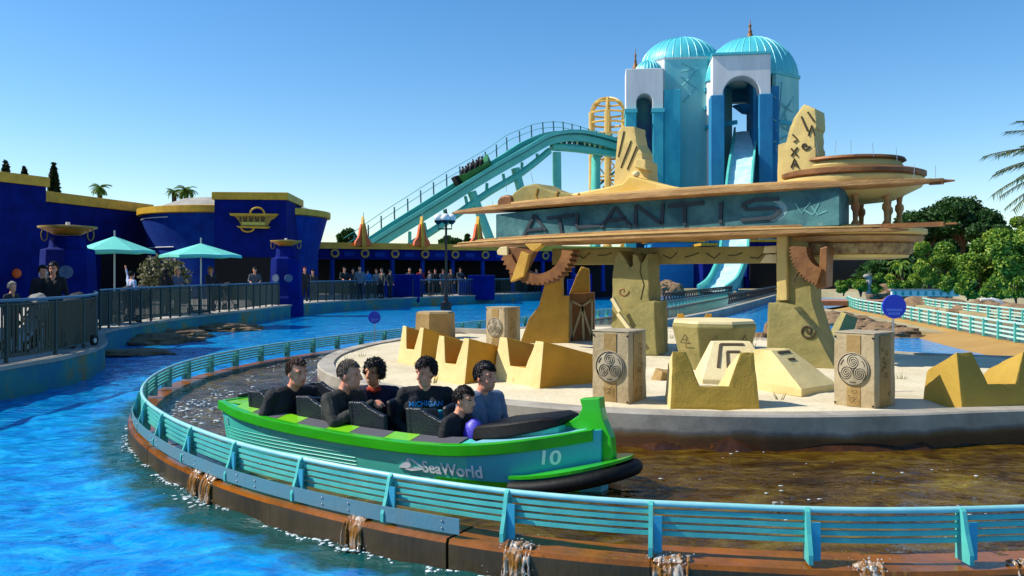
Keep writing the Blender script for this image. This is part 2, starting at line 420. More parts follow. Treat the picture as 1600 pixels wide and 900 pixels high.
m_algae = M('orange_algae', '#4a2a0c', '#281808', 3.5, rough=.25, bump=.9, bscale=9, c3='#7c4612', detail=9)

def add_footing_reflection(m):  # tints water near the curb: green shallows plus curb reflection put into the colour
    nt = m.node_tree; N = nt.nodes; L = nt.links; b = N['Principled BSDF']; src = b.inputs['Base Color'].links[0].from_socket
    at_ = N.new('ShaderNodeAttribute'); at_.attribute_name = 'footing_reflection'; n = N.new('ShaderNodeTexNoise'); n.inputs['Scale'].default_value = 2.5; n.inputs['Detail'].default_value = 6
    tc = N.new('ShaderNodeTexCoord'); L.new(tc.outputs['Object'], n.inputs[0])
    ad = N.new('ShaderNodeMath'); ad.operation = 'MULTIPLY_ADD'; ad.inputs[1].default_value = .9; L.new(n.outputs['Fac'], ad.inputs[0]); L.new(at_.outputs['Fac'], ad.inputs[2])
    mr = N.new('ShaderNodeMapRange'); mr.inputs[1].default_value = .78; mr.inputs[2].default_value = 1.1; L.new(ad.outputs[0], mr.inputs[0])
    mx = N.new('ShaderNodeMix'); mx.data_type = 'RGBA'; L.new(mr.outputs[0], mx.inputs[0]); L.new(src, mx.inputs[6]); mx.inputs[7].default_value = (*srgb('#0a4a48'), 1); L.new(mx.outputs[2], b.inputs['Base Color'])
add_footing_reflection(m_pool)
m_mint = M('pale_mint_paint', '#bcdccb', '#a6cdbe', 2, rough=.5)
# ------------------------------------------------------------------ ground, pool, island, deck
def axis(parts):
    out = []
    for a, b, st in parts:
        k = max(1, int(round((b - a) / st))); out += [a + (b - a) * i / k for i in range(k)]
    out.append(parts[-1][1]); return out
def wave(x, y, t=0.0):
    z = 0.0
    for k, (dx, dy, l, a) in enumerate(WV): z += a * math.sin((x * dx + y * dy) * 2 * math.pi / l + k * 1.7 + t + 1.2 * mnoise.noise((x * .35 + k, y * .35, t)))
    return z
WV = [(.8, .6, 1.7, .012), (-.5, .86, 1.05, .009), (.2, .98, .62, .006), (.95, -.3, .44, .0045), (-.8, .6, .31, .003)]
xs = axis([(-140, -24, 12), (-24, -13, 1.2), (-13, 8, .11), (8, 26, .6), (26, 160, 10)])
ys = axis([(-20, 3, 4), (3, 17, .11), (17, 40, .3), (40, 80, 2), (80, 130, 10)])
v = []; f = []
for j, y in enumerate(ys):
    for i, x in enumerate(xs):
        fade = max(0.0, min(1.0, (34 - y) / 14)) * max(0, min(1, (x + 15) / 3)) * max(0, min(1, (12 - x) / 4)) * (1 if y > 3 else 0)
        v.append((x, y, wave(x, y) * fade if fade > 0 else 0.0))
nx = len(xs)
f = [(j * nx + i, j * nx + i + 1, (j + 1) * nx + i + 1, (j + 1) * nx + i) for j in range(len(ys) - 1) for i in range(nx - 1)]
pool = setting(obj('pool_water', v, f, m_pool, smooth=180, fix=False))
g = MB(); g.add([(-3000, -3000, -1.2), (3000, -3000, -1.2), (3000, 3000, -1.2), (-3000, 3000, -1.2)], [(0, 1, 2, 3)])
setting(g.build('ground', m_earth, fix=False))

# island of sand inside the flume's bend
IS = [(5.6, 9.3), (4.1, 9.0), (2.75, 8.9), (1.6, 9.05), (.57, 9.4), (-.57, 10.1), (-1.6, 11), (-2.5, 12.2), (-3.1, 13.6), (-3.35, 15.2), (-3.3, 16.8), (-3.0, 18.2), (-2.5, 19.6), (-1.8, 21), (-.7, 22.4), (.8, 23.6), (2.4, 24.2), (4.2, 23.4), (5.2, 21.4), (5.8, 19.4), (6.4, 17.6), (7.5, 16), (9.5, 15), (11.2, 14), (11.6, 12.4), (11.2, 10.8), (9.2, 9.85)]
isl = [Vector((p.x, p.y)) for p in catmull([(a, b, 0) for a, b in IS], 5, closed=True)]
ISZ = .55
KI = 1.145
ctr = Vector((3.6, 15))
def shrink(pts, d):
    out = []
    m = len(pts)
    for i in range(m):
        t = pts[(i + 1) % m] - pts[i - 1]; n = Vector((t.y, -t.x)).normalized()
        if n.dot(ctr - pts[i]) < 0: n = -n
        out.append(pts[i] + n * d)
    return out
w0, w1 = isl, shrink(isl, .26)
wall = MB()
nI = len(isl)
ringz = [(w0, -.7), (w0, ISZ - .02), (shrink(isl, .02), ISZ), (w1, ISZ), (w1, .3)]
wall.loft([[v3(p, z) for p in r] for r, z in ringz], caps=False)
iw = wall.build('island_wall', m_islandwall, smooth=40)
tag(iw, 'pale stained concrete retaining wall curving round the sand island', 'wall')
vs = []; fs = []; K = 26
for k in range(K):
    t = 1 - (k / K) ** 1.1
    for p in w1:
        q = ctr + (p - ctr) * t
        h = .05 * mnoise.noise((q.x * .9, q.y * .9, 3)) + .018 * mnoise.noise((q.x * 4, q.y * 4, 7)) + .008 * mnoise.noise((q.x * 13, q.y * 13, 1))
        vs.append((q.x, q.y, ISZ - .03 + (h if k else 0)))
vs.append((ctr.x, ctr.y, ISZ - .03))
for k in range(K - 1):
    for i in range(nI):
        j = (i + 1) % nI; fs.append((k * nI + i, k * nI + j, (k + 1) * nI + j, (k + 1) * nI + i))
for i in range(nI): fs.append(((K - 1) * nI + i, (K - 1) * nI + (i + 1) % nI, len(vs) - 1))
setting(obj('sand', vs, fs, m_sand, smooth=180))
# tufts of dry weeds on the sand
g_ = np.random.default_rng(5); tv = []; tf = []
for k in range(60):
    while True:
        q = Vector((g_.uniform(-2.8, 6), g_.uniform(10, 21)))
        if (q - Vector((3, 16))).length < 6: break
    for b in range(int(g_.integers(5, 14))):
        a = g_.uniform(0, 6.28); r_ = g_.uniform(.01, .07); h = g_.uniform(.03, .1); bx = q.x + r_ * math.cos(a); by = q.y + r_ * math.sin(a); o = len(tv)
        w = .006
        tv += [(bx - w, by, ISZ - .04), (bx + w, by, ISZ - .04), (bx + .05 * math.cos(a), by + .05 * math.sin(a), ISZ + h)]
        tf.append((o, o + 1, o + 2))
setting(obj('weeds', tv, tf, m_grass, fix=False), 'stuff')

# raised deck on the left with its painted retaining wall
DK = [(-8.4, 6), (-8.1, 13.5), (-8.0, 14.8), (-8.2, 16.6), (-8.75, 18.3), (-9.6, 20), (-10.35, 21.6), (-10.7, 24), (-10.85, 28.9), (-10.4, 33.8), (-10.2, 38), (-9.5, 42.5), (-6.9, 48.7), (-3, 54), (2, 63), (5, 72)]
dk = [Vector((p.x, p.y)) for p in catmull([(a, b, 0) for a, b in DK], 6)]
DZ = .55
o_ = MB()
poly = dk + [Vector((5, 78)), Vector((-90, 78)), Vector((-90, 6))]
bm = bmesh.new(); bm.faces.new([bm.verts.new((p.x, p.y, DZ)) for p in poly]); bmesh.ops.triangulate(bm, faces=bm.faces)
me = bpy.data.meshes.new('deck'); bm.to_mesh(me); bm.free(); me.materials.append(m_deck)
do = bpy.data.objects.new('deck', me); COL.objects.link(do); setting(do)
wl = MB(); ns = normals2(dk)
wl.loft([[v3(p + n * .0, -.7), v3(p, DZ - .06), v3(p + n * .05, DZ - .06), v3(p + n * .05, DZ + .012), v3(p - n * .3, DZ + .012), v3(p - n * .3, -.7)] for p, n in zip(dk, ns)])
dw = wl.build('deck_wall', [m_deckwall, m_concrete], smooth=30)
for p in dw.data.polygons:
    if p.center.z > DZ - .07: p.material_index = 1
tag(dw, 'blue green painted retaining wall with pale coping along the walkway edge', 'wall')

# land behind the pool on the right, and round the towers
def land(name, pts, z0, z1, mat, bumpy=0.0):
    p2 = [Vector(p) for p in pts]; b = MB(); b.prism([v3(p, z0) for p in p2], (0, 0, z1 - z0)); return setting(b.build(name, mat))
land('terrain', [(8, 74), (15, 79), (24, 71), (30, 60), (34, 52), (70, 44), (400, 60), (400, 500), (-400, 500), (-400, 79), (5, 79)], -1, .5, m_earth)
land('sand_bank', [(19.8, 41), (18.6, 34), (18.9, 32), (21, 32.5), (22.6, 36), (24, 41), (24, 47), (21, 48)], -1, .42, m_earth)
land('sand_bank', [(14.2, 43), (13.4, 38), (12.7, 34), (12.5, 30), (12.6, 27.5), (13.6, 26.5), (14.6, 30), (16.2, 39), (16, 46)], -1, .16, m_earth)

# algae-covered footing along the island wall's foot
al = MB(); q_ = [isl[i % nI] for i in range(-4, 60)]
def lump(p): return .13 + .22 * mnoise.noise((p.x * 2.3, p.y * 2.3, 2)) + .05 * mnoise.noise((p.x * 6, p.y * 6, 2))
al.loft([[v3(p, .05), v3(p, lump(p) + .07), v3(p + (p - ctr).normalized() * .1, lump(p)), v3(p + (p - ctr).normalized() * (.2 + .08 * mnoise.noise((p.x * 1.7, p.y * 1.7, 9))), .1), v3(p + (p - ctr).normalized() * .28, .0)] for p in q_])
al.build('algae_footing', m_algae, iw, smooth=60)
# ------------------------------------------------------------------ flume: curb, guide rail, water
import bisect
RP = [(12, 8.2), (9, 6.75), (6, 5.75), (2.76, 5.25), (1.17, 5.35), (.17, 5.6), (-.65, 6.0), (-1.41, 6.5), (-2.13, 7.08), (-2.74, 7.7), (-3.43, 8.55), (-4.2, 9.75), (-4.72, 10.9), (-5.1, 12.2), (-5.3, 13.5), (-5.28, 14.95), (-4.95, 16.8), (-4.42, 18.4), (-3.76, 20), (-2.75, 22), (-1.3, 24.8), (1.1, 29), (3.6, 33.3), (8.0, 43), (16.6, 64)]
rail = [Vector((p.x, p.y)) * 1.035 for p in catmull([(a, b, 0) for a, b in RP], 12)]
rail = resample(rail, .02)
ln = [0.0]
for a, b in zip(rail, rail[1:]): ln.append(ln[-1] + (b - a).length)
def span(s0, s1):
    i0 = min(len(ln) - 2, bisect.bisect_left(ln, s0)); i1 = min(len(ln) - 1, bisect.bisect_left(ln, s1))
    return i0, max(i0 + 1, i1)
NRM = normals2(rail)
def slice_(s0, s1, off=0.0, step=3):
    i0, i1 = span(s0, s1); ids = list(range(i0, i1, step * 3)) + [i1]
    return [rail[i] + NRM[i] * off for i in ids]
CZ = .2
fl = thing('flume_curb', 'orange algae stained concrete curb of the boat channel beside the blue pool', 'curb')
def curb(s0, s1, name='curb_block', j=0):
    b = MB(); section(slice_(s0, s1), [(-.16, -.9), (-.16, CZ - .03 + j * .3), (-.145, CZ + j * .3), (.2, CZ + j), (.22, CZ - .05), (.22, -.9)], b)
    o = b.build(name, [m_curbface, m_curb], fl)
    for p in o.data.polygons:
        if p.normal.z > .4: p.material_index = 1
    return o
END = ln[-1]
s = 0.0; cut = 46.0; k = 0
while s < cut:
    l = 1.5 + .3 * math.sin(k * 2.3); curb(s, s + l - .008, j=rng.uniform(-.012, .012)); s += l; k += 1
setting(curb(s, END), 'stuff')
# guide rail
gr = thing('guide_rail', 'turquoise slatted guide rail curving round the boat channel', 'rail')
BAY = .98
TZ = .535
def fin_mesh():
    b = MB()
    prof = [(-.02, .02), (-.125, .02), (-.125, .08), (-.08, .2), (-.055, .30), (-.045, .335), (-.02, .352), (.01, .352), (.03, .335), (.03, .02)]
    b.prism([(-.014, y, z) for y, z in prof], (.028, 0, 0))
    return b
finb = fin_mesh(); fin_o = None
br_b = MB().box((.045, -.06, .15), (.055, .016, .24)); br_o = None
s = .3; k = 0
while s < END - 1:
    i0, i1 = span(s, s + .05); p = rail[i0]; n = NRM[i0]
    ang = math.atan2(-n.x, n.y)           # local +y along n (towards the channel)
    far = s > 44
    if fin_o is None:
        fin_o = finb.build('post', m_railteal, gr, bevel=.004); fin_o.location = v3(p, CZ); fin_o.rotation_euler = (0, 0, ang)
        br_o = br_b.build('bracket', m_railblue, fin_o, bevel=.003)
    else:
        o = place('post', fin_o.data, gr, v3(p, CZ), ang)
        if not far: place('bracket', br_o.data, o)
    e = min(s + BAY, END - .1)
    # slats of this bay
    if not far:
        for q in range(4):
            zc = TZ - .052 - .047 * q; b = MB(); section(slice_(s + .016, e - .016, 0, 4), [(-.013, zc - .014), (-.013, zc + .014), (.013, zc + .014), (.013, zc - .014)], b); b.build('slat', m_railteal, gr)
    s += BAY; k += 1
far0 = 44
b = MB()
for q in range(4):
    zc = TZ - .052 - .047 * q; section(slice_(far0, END - .2, 0, 10), [(-.013, zc - .014), (-.013, zc + .014), (.013, zc + .014), (.013, zc - .014)], b)
setting(b.build('far_slats', m_railteal, gr), 'stuff')
b = MB(); b.tube([v3(p, TZ) for p in slice_(0, END - .2, 0, 3)], .021, 10); b.build('top_rail', m_toprail, gr, smooth=60)
# steel kick plate on part of the bend, in bolted lengths
S_A = min(range(len(rail)), key=lambda i: (rail[i] - Vector((-.25, 5.9)) * 1.035).length); S_B = min(range(len(rail)), key=lambda i: (rail[i] - Vector((-4.6, 10.6)) * 1.035).length)
sa, sb = ln[S_A], ln[S_B]; kk = 6
for q in range(kk):
    s0 = sa + (sb - sa) * q / kk; s1 = sa + (sb - sa) * (q + 1) / kk - .006
    b = MB(); section(slice_(s0, s1, 0, 3), [(-.115, CZ + .025), (-.115, CZ + .135), (-.105, CZ + .135), (-.105, CZ + .025)], b); ko = b.build('kick_plate', m_plate, gr)
    for w in (.12, .88):
        i, _ = span(s0 + (s1 - s0) * w, s1)
        bb = MB()
        for zz in (.055, .105): bb.sphere(v3(rail[i] - NRM[i] * .117, CZ + zz), .008, 8, 5)
        bb.build('bolt', m_steel, ko)
# brown water of the channel
inner = [p + n * (3.2 + 1.3 * max(0.0, min(1.0, (21 - p.y) / 6))) for p, n in zip(rail, NRM)]
ids = list(range(0, len(rail), 6)); v = []; f = []; KW = 26
for i in ids:
    for q in range(KW + 1):
        p = rail[i].lerp(inner[i], q / KW) + NRM[i] * .12 * (1 - q / KW)
        fade = max(0, min(1, (40 - p.y) / 14))
        z = (wave(p.x * 1.4 + 30, p.y * 1.4, 2.0) * .6 + .006 * mnoise.noise((p.x * 3, p.y * 3, 0))) * fade
        v.append((p.x, p.y, CZ - .018 + z))
f = [(a * (KW + 1) + q, a * (KW + 1) + q + 1, (a + 1) * (KW + 1) + q + 1, (a + 1) * (KW + 1) + q) for a in range(len(ids) - 1) for q in range(KW)]
setting(obj('flume_water', v, f, m_flume, smooth=180))
# inner curb and rail of the straight run at the back
s_in = ln[min(range(len(rail)), key=lambda i: (rail[i] - Vector((-.6, 27.6))).length)]
inn = thing('inner_curb', 'dark concrete inner curb of the straight channel run behind the sand island', 'curb')
b = MB(); section(slice_(s_in, END, 3.2, 10), [(-.15, -.9), (-.15, CZ + .12), (.15, CZ + .12), (.15, -.9)], b); b.build('curb_run', m_concrete, inn)
lt = thing('lattice_rail', 'black lattice guard rail along the channel below the splash slide', 'rail')
s1 = ln[min(range(len(rail)), key=lambda i: (rail[i] - Vector((8.0, 43))).length)]
for nm, off in (('lattice_run', 3.2), ('lattice_run', -.05)):
    b = MB(); pts = slice_(s1, END, off, 12)
    b.tube([v3(p, .95) for p in pts], .05, 6); b.tube([v3(p, .5) for p in pts], .04, 6)
    for a, c in zip(pts[::1], pts[1:]): b.bar(v3(a, .5), v3(c, .95), .05, .05); b.bar(v3(a, .95), v3(c, .5), .05, .05)
    b.build(nm, m_black, lt)

# spills of water over the curb, each with its splash
m_fall = M('falling_water', '#a06a28', '#f0e8da', 18, rough=.08, bump=.5, bscale=50, stretch=(1, 1, .3), lo=.45, hi=.7); m_fall.node_tree.nodes['Principled BSDF'].inputs['Transmission Weight'].default_value = .35; m_fall.node_tree.nodes['Principled BSDF'].inputs['IOR'].default_value = 1.33
def spill(px, d, w, label, strong=1.0, seed=0):
    X = (px - 800) / F * d
    i = min(range(len(rail)), key=lambda q: (rail[q] - Vector((X, d))).length); p, n = rail[i], NRM[i]; t = Vector((-n.y, n.x))
    o = thing('water_spill', label, 'water spill', v3(p, 0), 'spills over the curb')
    q = random.Random(seed); pass
    b = MB()
    for k in range(int(10 + 12 * strong)):        # ropes of water tumbling over the edge, fused into one stream
        a = q.gauss(0, w * .27); lean = q.uniform(-.03, .03); thr = q.uniform(.0, .03); path = []; hh = q.uniform(.0, .03)
        for j in range(9): u = j / 8; path.append(v3(t * (a + lean * u + q.uniform(-.006, .006)) - n * (.03 + .135 * min(1, u * 2.4) + thr * u), CZ + .004 + hh * math.sin(math.pi * min(1, u * 3)) - (CZ + .012) * max(0, u - .25) / .75))
        r0 = q.uniform(.006, .012); b.tube(path, [r0 * q.uniform(.7, 1.3) for j in range(9)], 6)
    for k in range(int(26 * strong)): u = q.random(); b.sphere(v3(t * q.gauss(0, w * .3) - n * q.uniform(.04, .19), (CZ + .03) * (1 - u) + .01), q.uniform(.006, .012), 6, 4)
    setting(fuse_mesh(b, 'fall', m_fall, o, .0055), 'stuff')
    b = MB()
    for k in range(int(60 * strong)):
        a = q.gauss(0, w * .55); r_ = -.2 - abs(q.gauss(0, .06)); z = abs(q.gauss(0, .03)); c = v3(t * a + n * r_, z + .01); rr = q.uniform(.002, .005); b.sphere(c, rr, 5, 3)
    for k in range(int(36 * strong)):
        a = q.gauss(0, w * .4); c = v3(t * a - n * q.uniform(.02, .2), CZ + abs(q.gauss(.02, .03))); b.sphere(c, q.uniform(.002, .005), 5, 3)
    for k in range(int(24 * strong)):
        a = q.gauss(0, w * .9); c = v3(t * a - n * (.22 + abs(q.gauss(0, .07))), .012); b.sphere(c, q.uniform(.008, .02), 7, 4, (1.5, 1.0, .22))
    setting(b.build('splash', m_foam, o, smooth=180), 'stuff')
spill(345, 8.0, .22, 'small spill at the second curb joint, left of the others', .7, 1)
spill(362, 7.75, .2, 'rusty trickle running down the curb below the kick plate', .6, 2)
spill(602, 6.6, .16, 'thin trickle over the curb below the boat emblem', .5, 3)
spill(824, 5.9, .17, 'brown spill over the orange curb below the bow of the boat', 1.3, 4)
spill(1048, 5.65, .2, 'foaming spill over the curb where two rail posts stand close', 1.5, 5)
spill(1334, 5.55, .16, 'white spill over the curb second from the right edge', 1.5, 6)
spill(1578, 5.6, .18, 'white spill over the curb at the right edge', 1.5, 7)

# white flecks standing in for sun glints, and for churned foam of the boat's wake
g_ = np.random.default_rng(9); b = MB(); cnt = 0
while cnt < 520:
    x, y = g_.uniform(-5.3, -1.0), g_.uniform(9.2, 19)
    i = min(range(0, len(rail), 10), key=lambda q: (rail[q].x - x) ** 2 + (rail[q].y - y) ** 2); dd = (Vector((x, y)) - rail[i]).dot(NRM[i])
    dens = mnoise.noise((x * 1.3, y * .8, 4)) + .5 * mnoise.noise((x * 4, y * 3, 8))
    if dd < .25 or dd > 2.3 or dens < .12: continue
    r_ = float(abs(g_.normal(0, .009))) + .004; b.sphere((x, y, CZ + .004 + .012 * dens), r_, 6, 3, (float(g_.uniform(1, 3)), 1.4, .25)); cnt += 1
setting(b.build('foam_glints', m_foam, smooth=180), 'stuff')

# how far each spot of the pool lies from the curb, for painting in its reflection and the green shallows
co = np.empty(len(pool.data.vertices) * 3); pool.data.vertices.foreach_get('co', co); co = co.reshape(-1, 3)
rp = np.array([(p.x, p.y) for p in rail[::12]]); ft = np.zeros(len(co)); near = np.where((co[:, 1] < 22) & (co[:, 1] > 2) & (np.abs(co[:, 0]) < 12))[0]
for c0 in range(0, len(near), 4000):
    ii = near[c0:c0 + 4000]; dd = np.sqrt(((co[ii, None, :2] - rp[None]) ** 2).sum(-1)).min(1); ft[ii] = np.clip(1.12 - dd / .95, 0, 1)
at_ = pool.data.attributes.new('footing_reflection', 'FLOAT', 'POINT'); at_.data.foreach_set('value', ft.astype(np.float32))
# flecks of foam along the curb's waterline
g_ = np.random.default_rng(19); b = MB()
for k in range(1100):
    i = int(g_.integers(200, 1500)); p = rail[i]; n = NRM[i]; dens = mnoise.noise((p.x * 3, p.y * 3, 6))
    if dens < -.1: continue
    q = p - n * (.165 + abs(float(g_.normal(0, .03 + .04 * max(0, dens))))); b.sphere((q.x, q.y, wave(q.x, q.y) + .003), .003 + abs(float(g_.normal(0, .006))), 6, 3, (1.8, 1.8, .2))
setting(b.build('waterline_foam', m_foam, smooth=180), 'stuff')

# white flecks standing in for sun glints on the brown water at the right
g_ = np.random.default_rng(29); b = MB(); cnt = 0
while cnt < 60:
    x, y = float(g_.uniform(.9, 6.5)), float(g_.uniform(5.9, 8.8)); dens = mnoise.noise((x * 1.1, y * 2.5, 14))
    if dens < .15: continue
    b.sphere((x, y, CZ + .006), float(abs(g_.normal(0, .006))) + .003, 5, 3, (float(g_.uniform(1, 4)), 1.2, .4)); cnt += 1
setting(b.build('channel_glints', m_foam, smooth=180), 'stuff')
# ------------------------------------------------------------------ the toppled-ruin monument on the island
MP = Plane((1.99 * KI, 14.3 * KI), (4.26 * KI, 12.6 * KI)); MP.k = KI
def mz(z): return EYE + (z - EYE) * KI
mon = thing('ruin_monument', 'large ochre ruin monument of stacked pointed blades reading ATLANTIS on two stone legs', 'monument')
def slab(px, off, th, mat, name, parent=mon, bevel=.015, smooth=None, back=0.0):
    """outline given in photo pixels on the monument's plane, th thick, its front face `off` in front of the plane"""
    pts = [MP.at(x, y, off) for x, y in px]; th *= KI
    b = MB(); c = sum(pts, Vector()) / len(pts); bk = [c + (p - c) * (1 - back) - MP.n3 * th for p in pts]
    b.loft([pts, bk]); o = b.build(name, mat, parent, bevel=bevel, smooth=smooth)
    if smooth is None and th > .2 and mat in (m_olive, m_sandstone, m_cream, m_ochre): weather(o, .009, 5, 2.2, len(name))
    return o
def strokes(segs, off, r, parent, name='carving', mat=None, plane=None):
    pl = plane or MP
    for s_ in segs:
        b = MB(); b.tube([pl.at(x, y, off) for x, y in s_], r * KI, 5); o = b.build(name, mat or m_carve, parent)
    return o
def spiral(cx, cy, r0, turns, off, th0=0.0, n=26, sgn=1):
    return [(cx + r0 * (1 - k / n) * math.cos(th0 + sgn * turns * 2 * math.pi * k / n), cy + r0 * (1 - k / n) * math.sin(th0 + sgn * turns * 2 * math.pi * k / n)) for k in range(n + 1)]
# legs
ll = slab([(951, 548), (956, 500), (957, 430), (961, 404), (966, 391), (972, 398), (984, 418), (988, 414), (988, 397), (995, 398), (1002, 412), (1012, 396), (1014, 470), (1024, 470), (1026, 552)], .28, .42, m_olive, 'leg')
slab([(948, 552), (955, 520), (968, 500), (1004, 472), (1022, 472), (1026, 555)], .5, .3, m_olive, 'leg_foot', ll)
strokes([spiral(974, 455, 9, 1.2, 0)], .285, .012, ll, mat=m_bronze); strokes([[(1003, 400), (1000, 425), (1006, 445), (1001, 468)], [(986, 500), (992, 488), (1000, 492), (1006, 478)]], .285, .008, ll)
b = MB(); b.bar(MP.at(957, 466, .62), MP.at(969, 487, .62), .07, .07); b.bar(MP.at(966, 490, .62), MP.at(990, 522, .62), .07, .07); b.build('fallen_bar', m_cream, ll)
rl = slab([(1200, 570), (1204, 475), (1212, 472), (1213, 365), (1262, 363), (1268, 470), (1290, 540), (1300, 572)], .1, .5, m_olive, 'leg')
slab([(1196, 568), (1200, 473), (1217, 474), (1240, 480), (1275, 520), (1306, 578)], .42, .35, m_olive, 'leg_foot', rl)
slab([(1213, 470), (1213, 365), (1230, 365), (1230, 470)], .18, .85, m_sandstone, 'corner_pier', rl)
strokes([spiral(1262, 517, 13, 1.6, 0), [(1240, 440), (1248, 425), (1256, 440)], [(1243, 434), (1253, 434)]], .43, .016, rl)
bm_ = slab([(862, 388), (1216, 384), (1216, 411), (862, 414)], -.15, .5, m_olive, 'cross_beam')
strokes([[(900 + 34 * k, 396 + (k % 3) * 3), (912 + 34 * k, 404 - (k % 2) * 5), (922 + 34 * k, 395)] for k in range(9)], -.145, .009, bm_)
slab([(1186, 411), (1196, 397), (1214, 396), (1214, 411)], .0, .3, m_cream, 'corbel', bm_)
slab([(1190, 396), (1193, 384), (1214, 383), (1214, 396)], .0, .3, m_cream, 'corbel', bm_)
# blades: two long pointed plank decks, each of stacked layers
def blade(name, tipL, tipR, z_l, z_r, hw, layers, prow=.0):
    A = MP.at(*tipL); B = MP.at(*tipR); z_l = mz(z_l); z_r = mz(z_r); hw *= KI; layers = [(a_ * KI, b_ * KI, c_, d_, e_) for a_, b_, c_, d_, e_ in layers]; par = None; n = 48
    for li, (dz0, dz1, kw, kl, mat) in enumerate(layers):
        rings = []
        for i in range(n + 1):
            u = i / n; uu = .5 + (u - .5) * kl
            c = A.lerp(B, uu); zc = z_l + (z_r - z_l) * uu + .02 * math.sin(math.pi * uu)
            e = max(0.0, 1 - abs(2 * u - 1) ** 2.2) ** .75; w = hw * kw * (e * .96 + .04); th = .25 + .75 * e ** .5
            zm = (dz0 + dz1) / 2; h0 = zm + (dz0 - zm) * th; h1 = zm + (dz1 - zm) * th
            fr = c + MP.n3 * w; bk = c - MP.n3 * w
            rings.append([Vector((fr.x, fr.y, zc + h0 + .03 * (h1 - h0))), Vector((fr.x, fr.y, zc + h1)), Vector((bk.x, bk.y, zc + h1)), Vector((bk.x, bk.y, zc + h0)), Vector((c.x, c.y, zc + h0 - .05 * e))])
        b = MB(); b.loft(rings); o = b.build(name if par is None else 'blade_layer', mat, par or mon, bevel=.006)
        if par is None: par = o
    return par
m_bladeL = M('blade_pale_edge', '#d6b070', '#c49a58', 1.4, rough=.75, bump=.25, bscale=18, c3='#a87c40', stretch=(1, 1, 5))
ub = blade('upper_blade', (707, 337), (1478, 283), 3.16, 3.24, .62, [(.0, .09, 1.0, 1.0, m_wood), (.09, .13, .93, .82, m_bladeL)])
b = MB(); b.tube([MP.at(1474, 283), MP.at(1492, 282)], [.03, .012], 6); b.build('tip_rod', m_bronze, ub)
b = MB(); b.bar(MP.at(1452, 284.5), MP.at(1474, 283), .1, .09); b.build('tip_sleeve', m_bronze, ub)
lb = blade('lower_blade', (708, 384), (1420, 352), 2.54, 2.62, .7, [(-.02, .045, .97, 1.0, m_wood), (.047, .08, 1.0, .97, m_bladeL), (.082, .12, .9, .86, m_wood)])
b = MB(); b.bar(MP.at(1280, 357, .1), MP.at(1475, 350, .1), .12, .07); b.tube([MP.at(1470, 350, .1), MP.at(1496, 349, .1)], .015, 6); b.build('tip_spar', m_bronze, lb)
for k in range(12):   # joints between planks, as thin dark gaps
    pass
# mural panel with its lettering
pn = slab([(775, 335), (900, 322), (1050, 310), (1311, 292), (1311, 352), (1050, 364), (900, 370), (775, 379)], .34, .5, m_panel, 'sign_panel', bevel=.004)
lo = .352
def letter(segs, r=.032, name='letter'):
    b = MB()
    for s_ in segs:
        for (x0, y0), (x1, y1) in zip(s_, s_[1:]): b.bar(MP.at(x0, y0, lo), MP.at(x1, y1, lo), .035, r * 2, up=(0, 0, 1) if abs(x1 - x0) > abs(y1 - y0) * .8 else tuple(MP.u3))
    return b.build(name, m_letter, pn)
letter([[(817, 372), (835, 336), (853, 360)], [(822, 360), (848, 357)]])
letter([[(855, 341), (896, 336)], [(874, 339), (878, 366)]])
letter([[(903, 333), (901, 355), (938, 352)]])
letter([[(939, 356), (962, 324), (985, 353)], [(949, 344), (978, 341)]])
letter([[(993, 353), (994, 321), (1034, 350), (1036, 318)]])
letter([[(1044, 322), (1100, 317)], [(1070, 320), (1070, 352)]])
letter([[(1127, 316), (1126, 349)]])
letter([[(1217, 311), (1180, 312), (1160, 320), (1166, 327), (1208, 325), (1220, 330), (1206, 340), (1158, 344)]], .03)
b = MB(); cs = [MP.at(1200 + 30 * math.cos(a), 328 + 19 * math.sin(a), lo - .01) for a in [(-1.15 + 2.5 * k / 18) for k in range(19)]]; ci = [MP.at(1196 + 23 * math.cos(a), 328 + 15 * math.sin(a), lo - .01) for a in [(1.35 - 2.5 * k / 18) for k in range(19)]]
b.prism(cs + ci, MP.n3 * -.03); b.build('crescent', M('crescent_pale', '#7fa0a0', '#6c9090', 3, rough=.6), pn)
strokes([[(1243, 318), (1253, 334), (1266, 316)], [(1268, 322), (1278, 336), (1292, 330)], [(1272, 334), (1280, 318)], [(1256, 328), (1270, 336)]], lo - .012, .011, pn, 'scribble', M('scribble_pale', '#6fa8a6', rough=.6))
slab([(819, 381), (846, 380), (846, 384), (834, 393), (829, 391)], 1.02, .12, m_ochre, 'keel_wedge')
# upper fins
fu = slab([(958, 296), (962, 245), (965, 206), (971, 197), (991, 198), (995, 225), (1003, 238), (1004, 250), (1010, 252), (1012, 292)], -.05, .4, m_sandstone, 'fin', bevel=.02)
strokes([[(966, 245), (975, 205)], [(970, 262), (986, 220)], [(980, 265), (995, 228)]], -.04, .012, fu)
slab([(990, 262), (993, 248), (1008, 249), (1010, 266)], .06, .3, m_sandstone, 'fin_step', fu)
fr_ = slab([(1214, 292), (1215, 226), (1228, 222), (1234, 200), (1240, 184), (1256, 162), (1274, 170), (1276, 198), (1273, 202), (1273, 228), (1275, 232), (1275, 292)], -.1, .45, m_sandstone, 'fin', bevel=.02)
strokes([[(1236, 232), (1246, 244)], [(1246, 230), (1236, 244)], [(1236, 262), (1241, 248), (1247, 262)], [(1238, 257), (1245, 257)], spiral(1258, 228, 7, 1.3, 0), [(1238, 210), (1246, 218), (1240, 222)], [(1263, 212), (1268, 196), (1273, 212)], [(1252, 182), (1262, 205)], [(1262, 175), (1272, 190)]], -.09, .013, fr_)
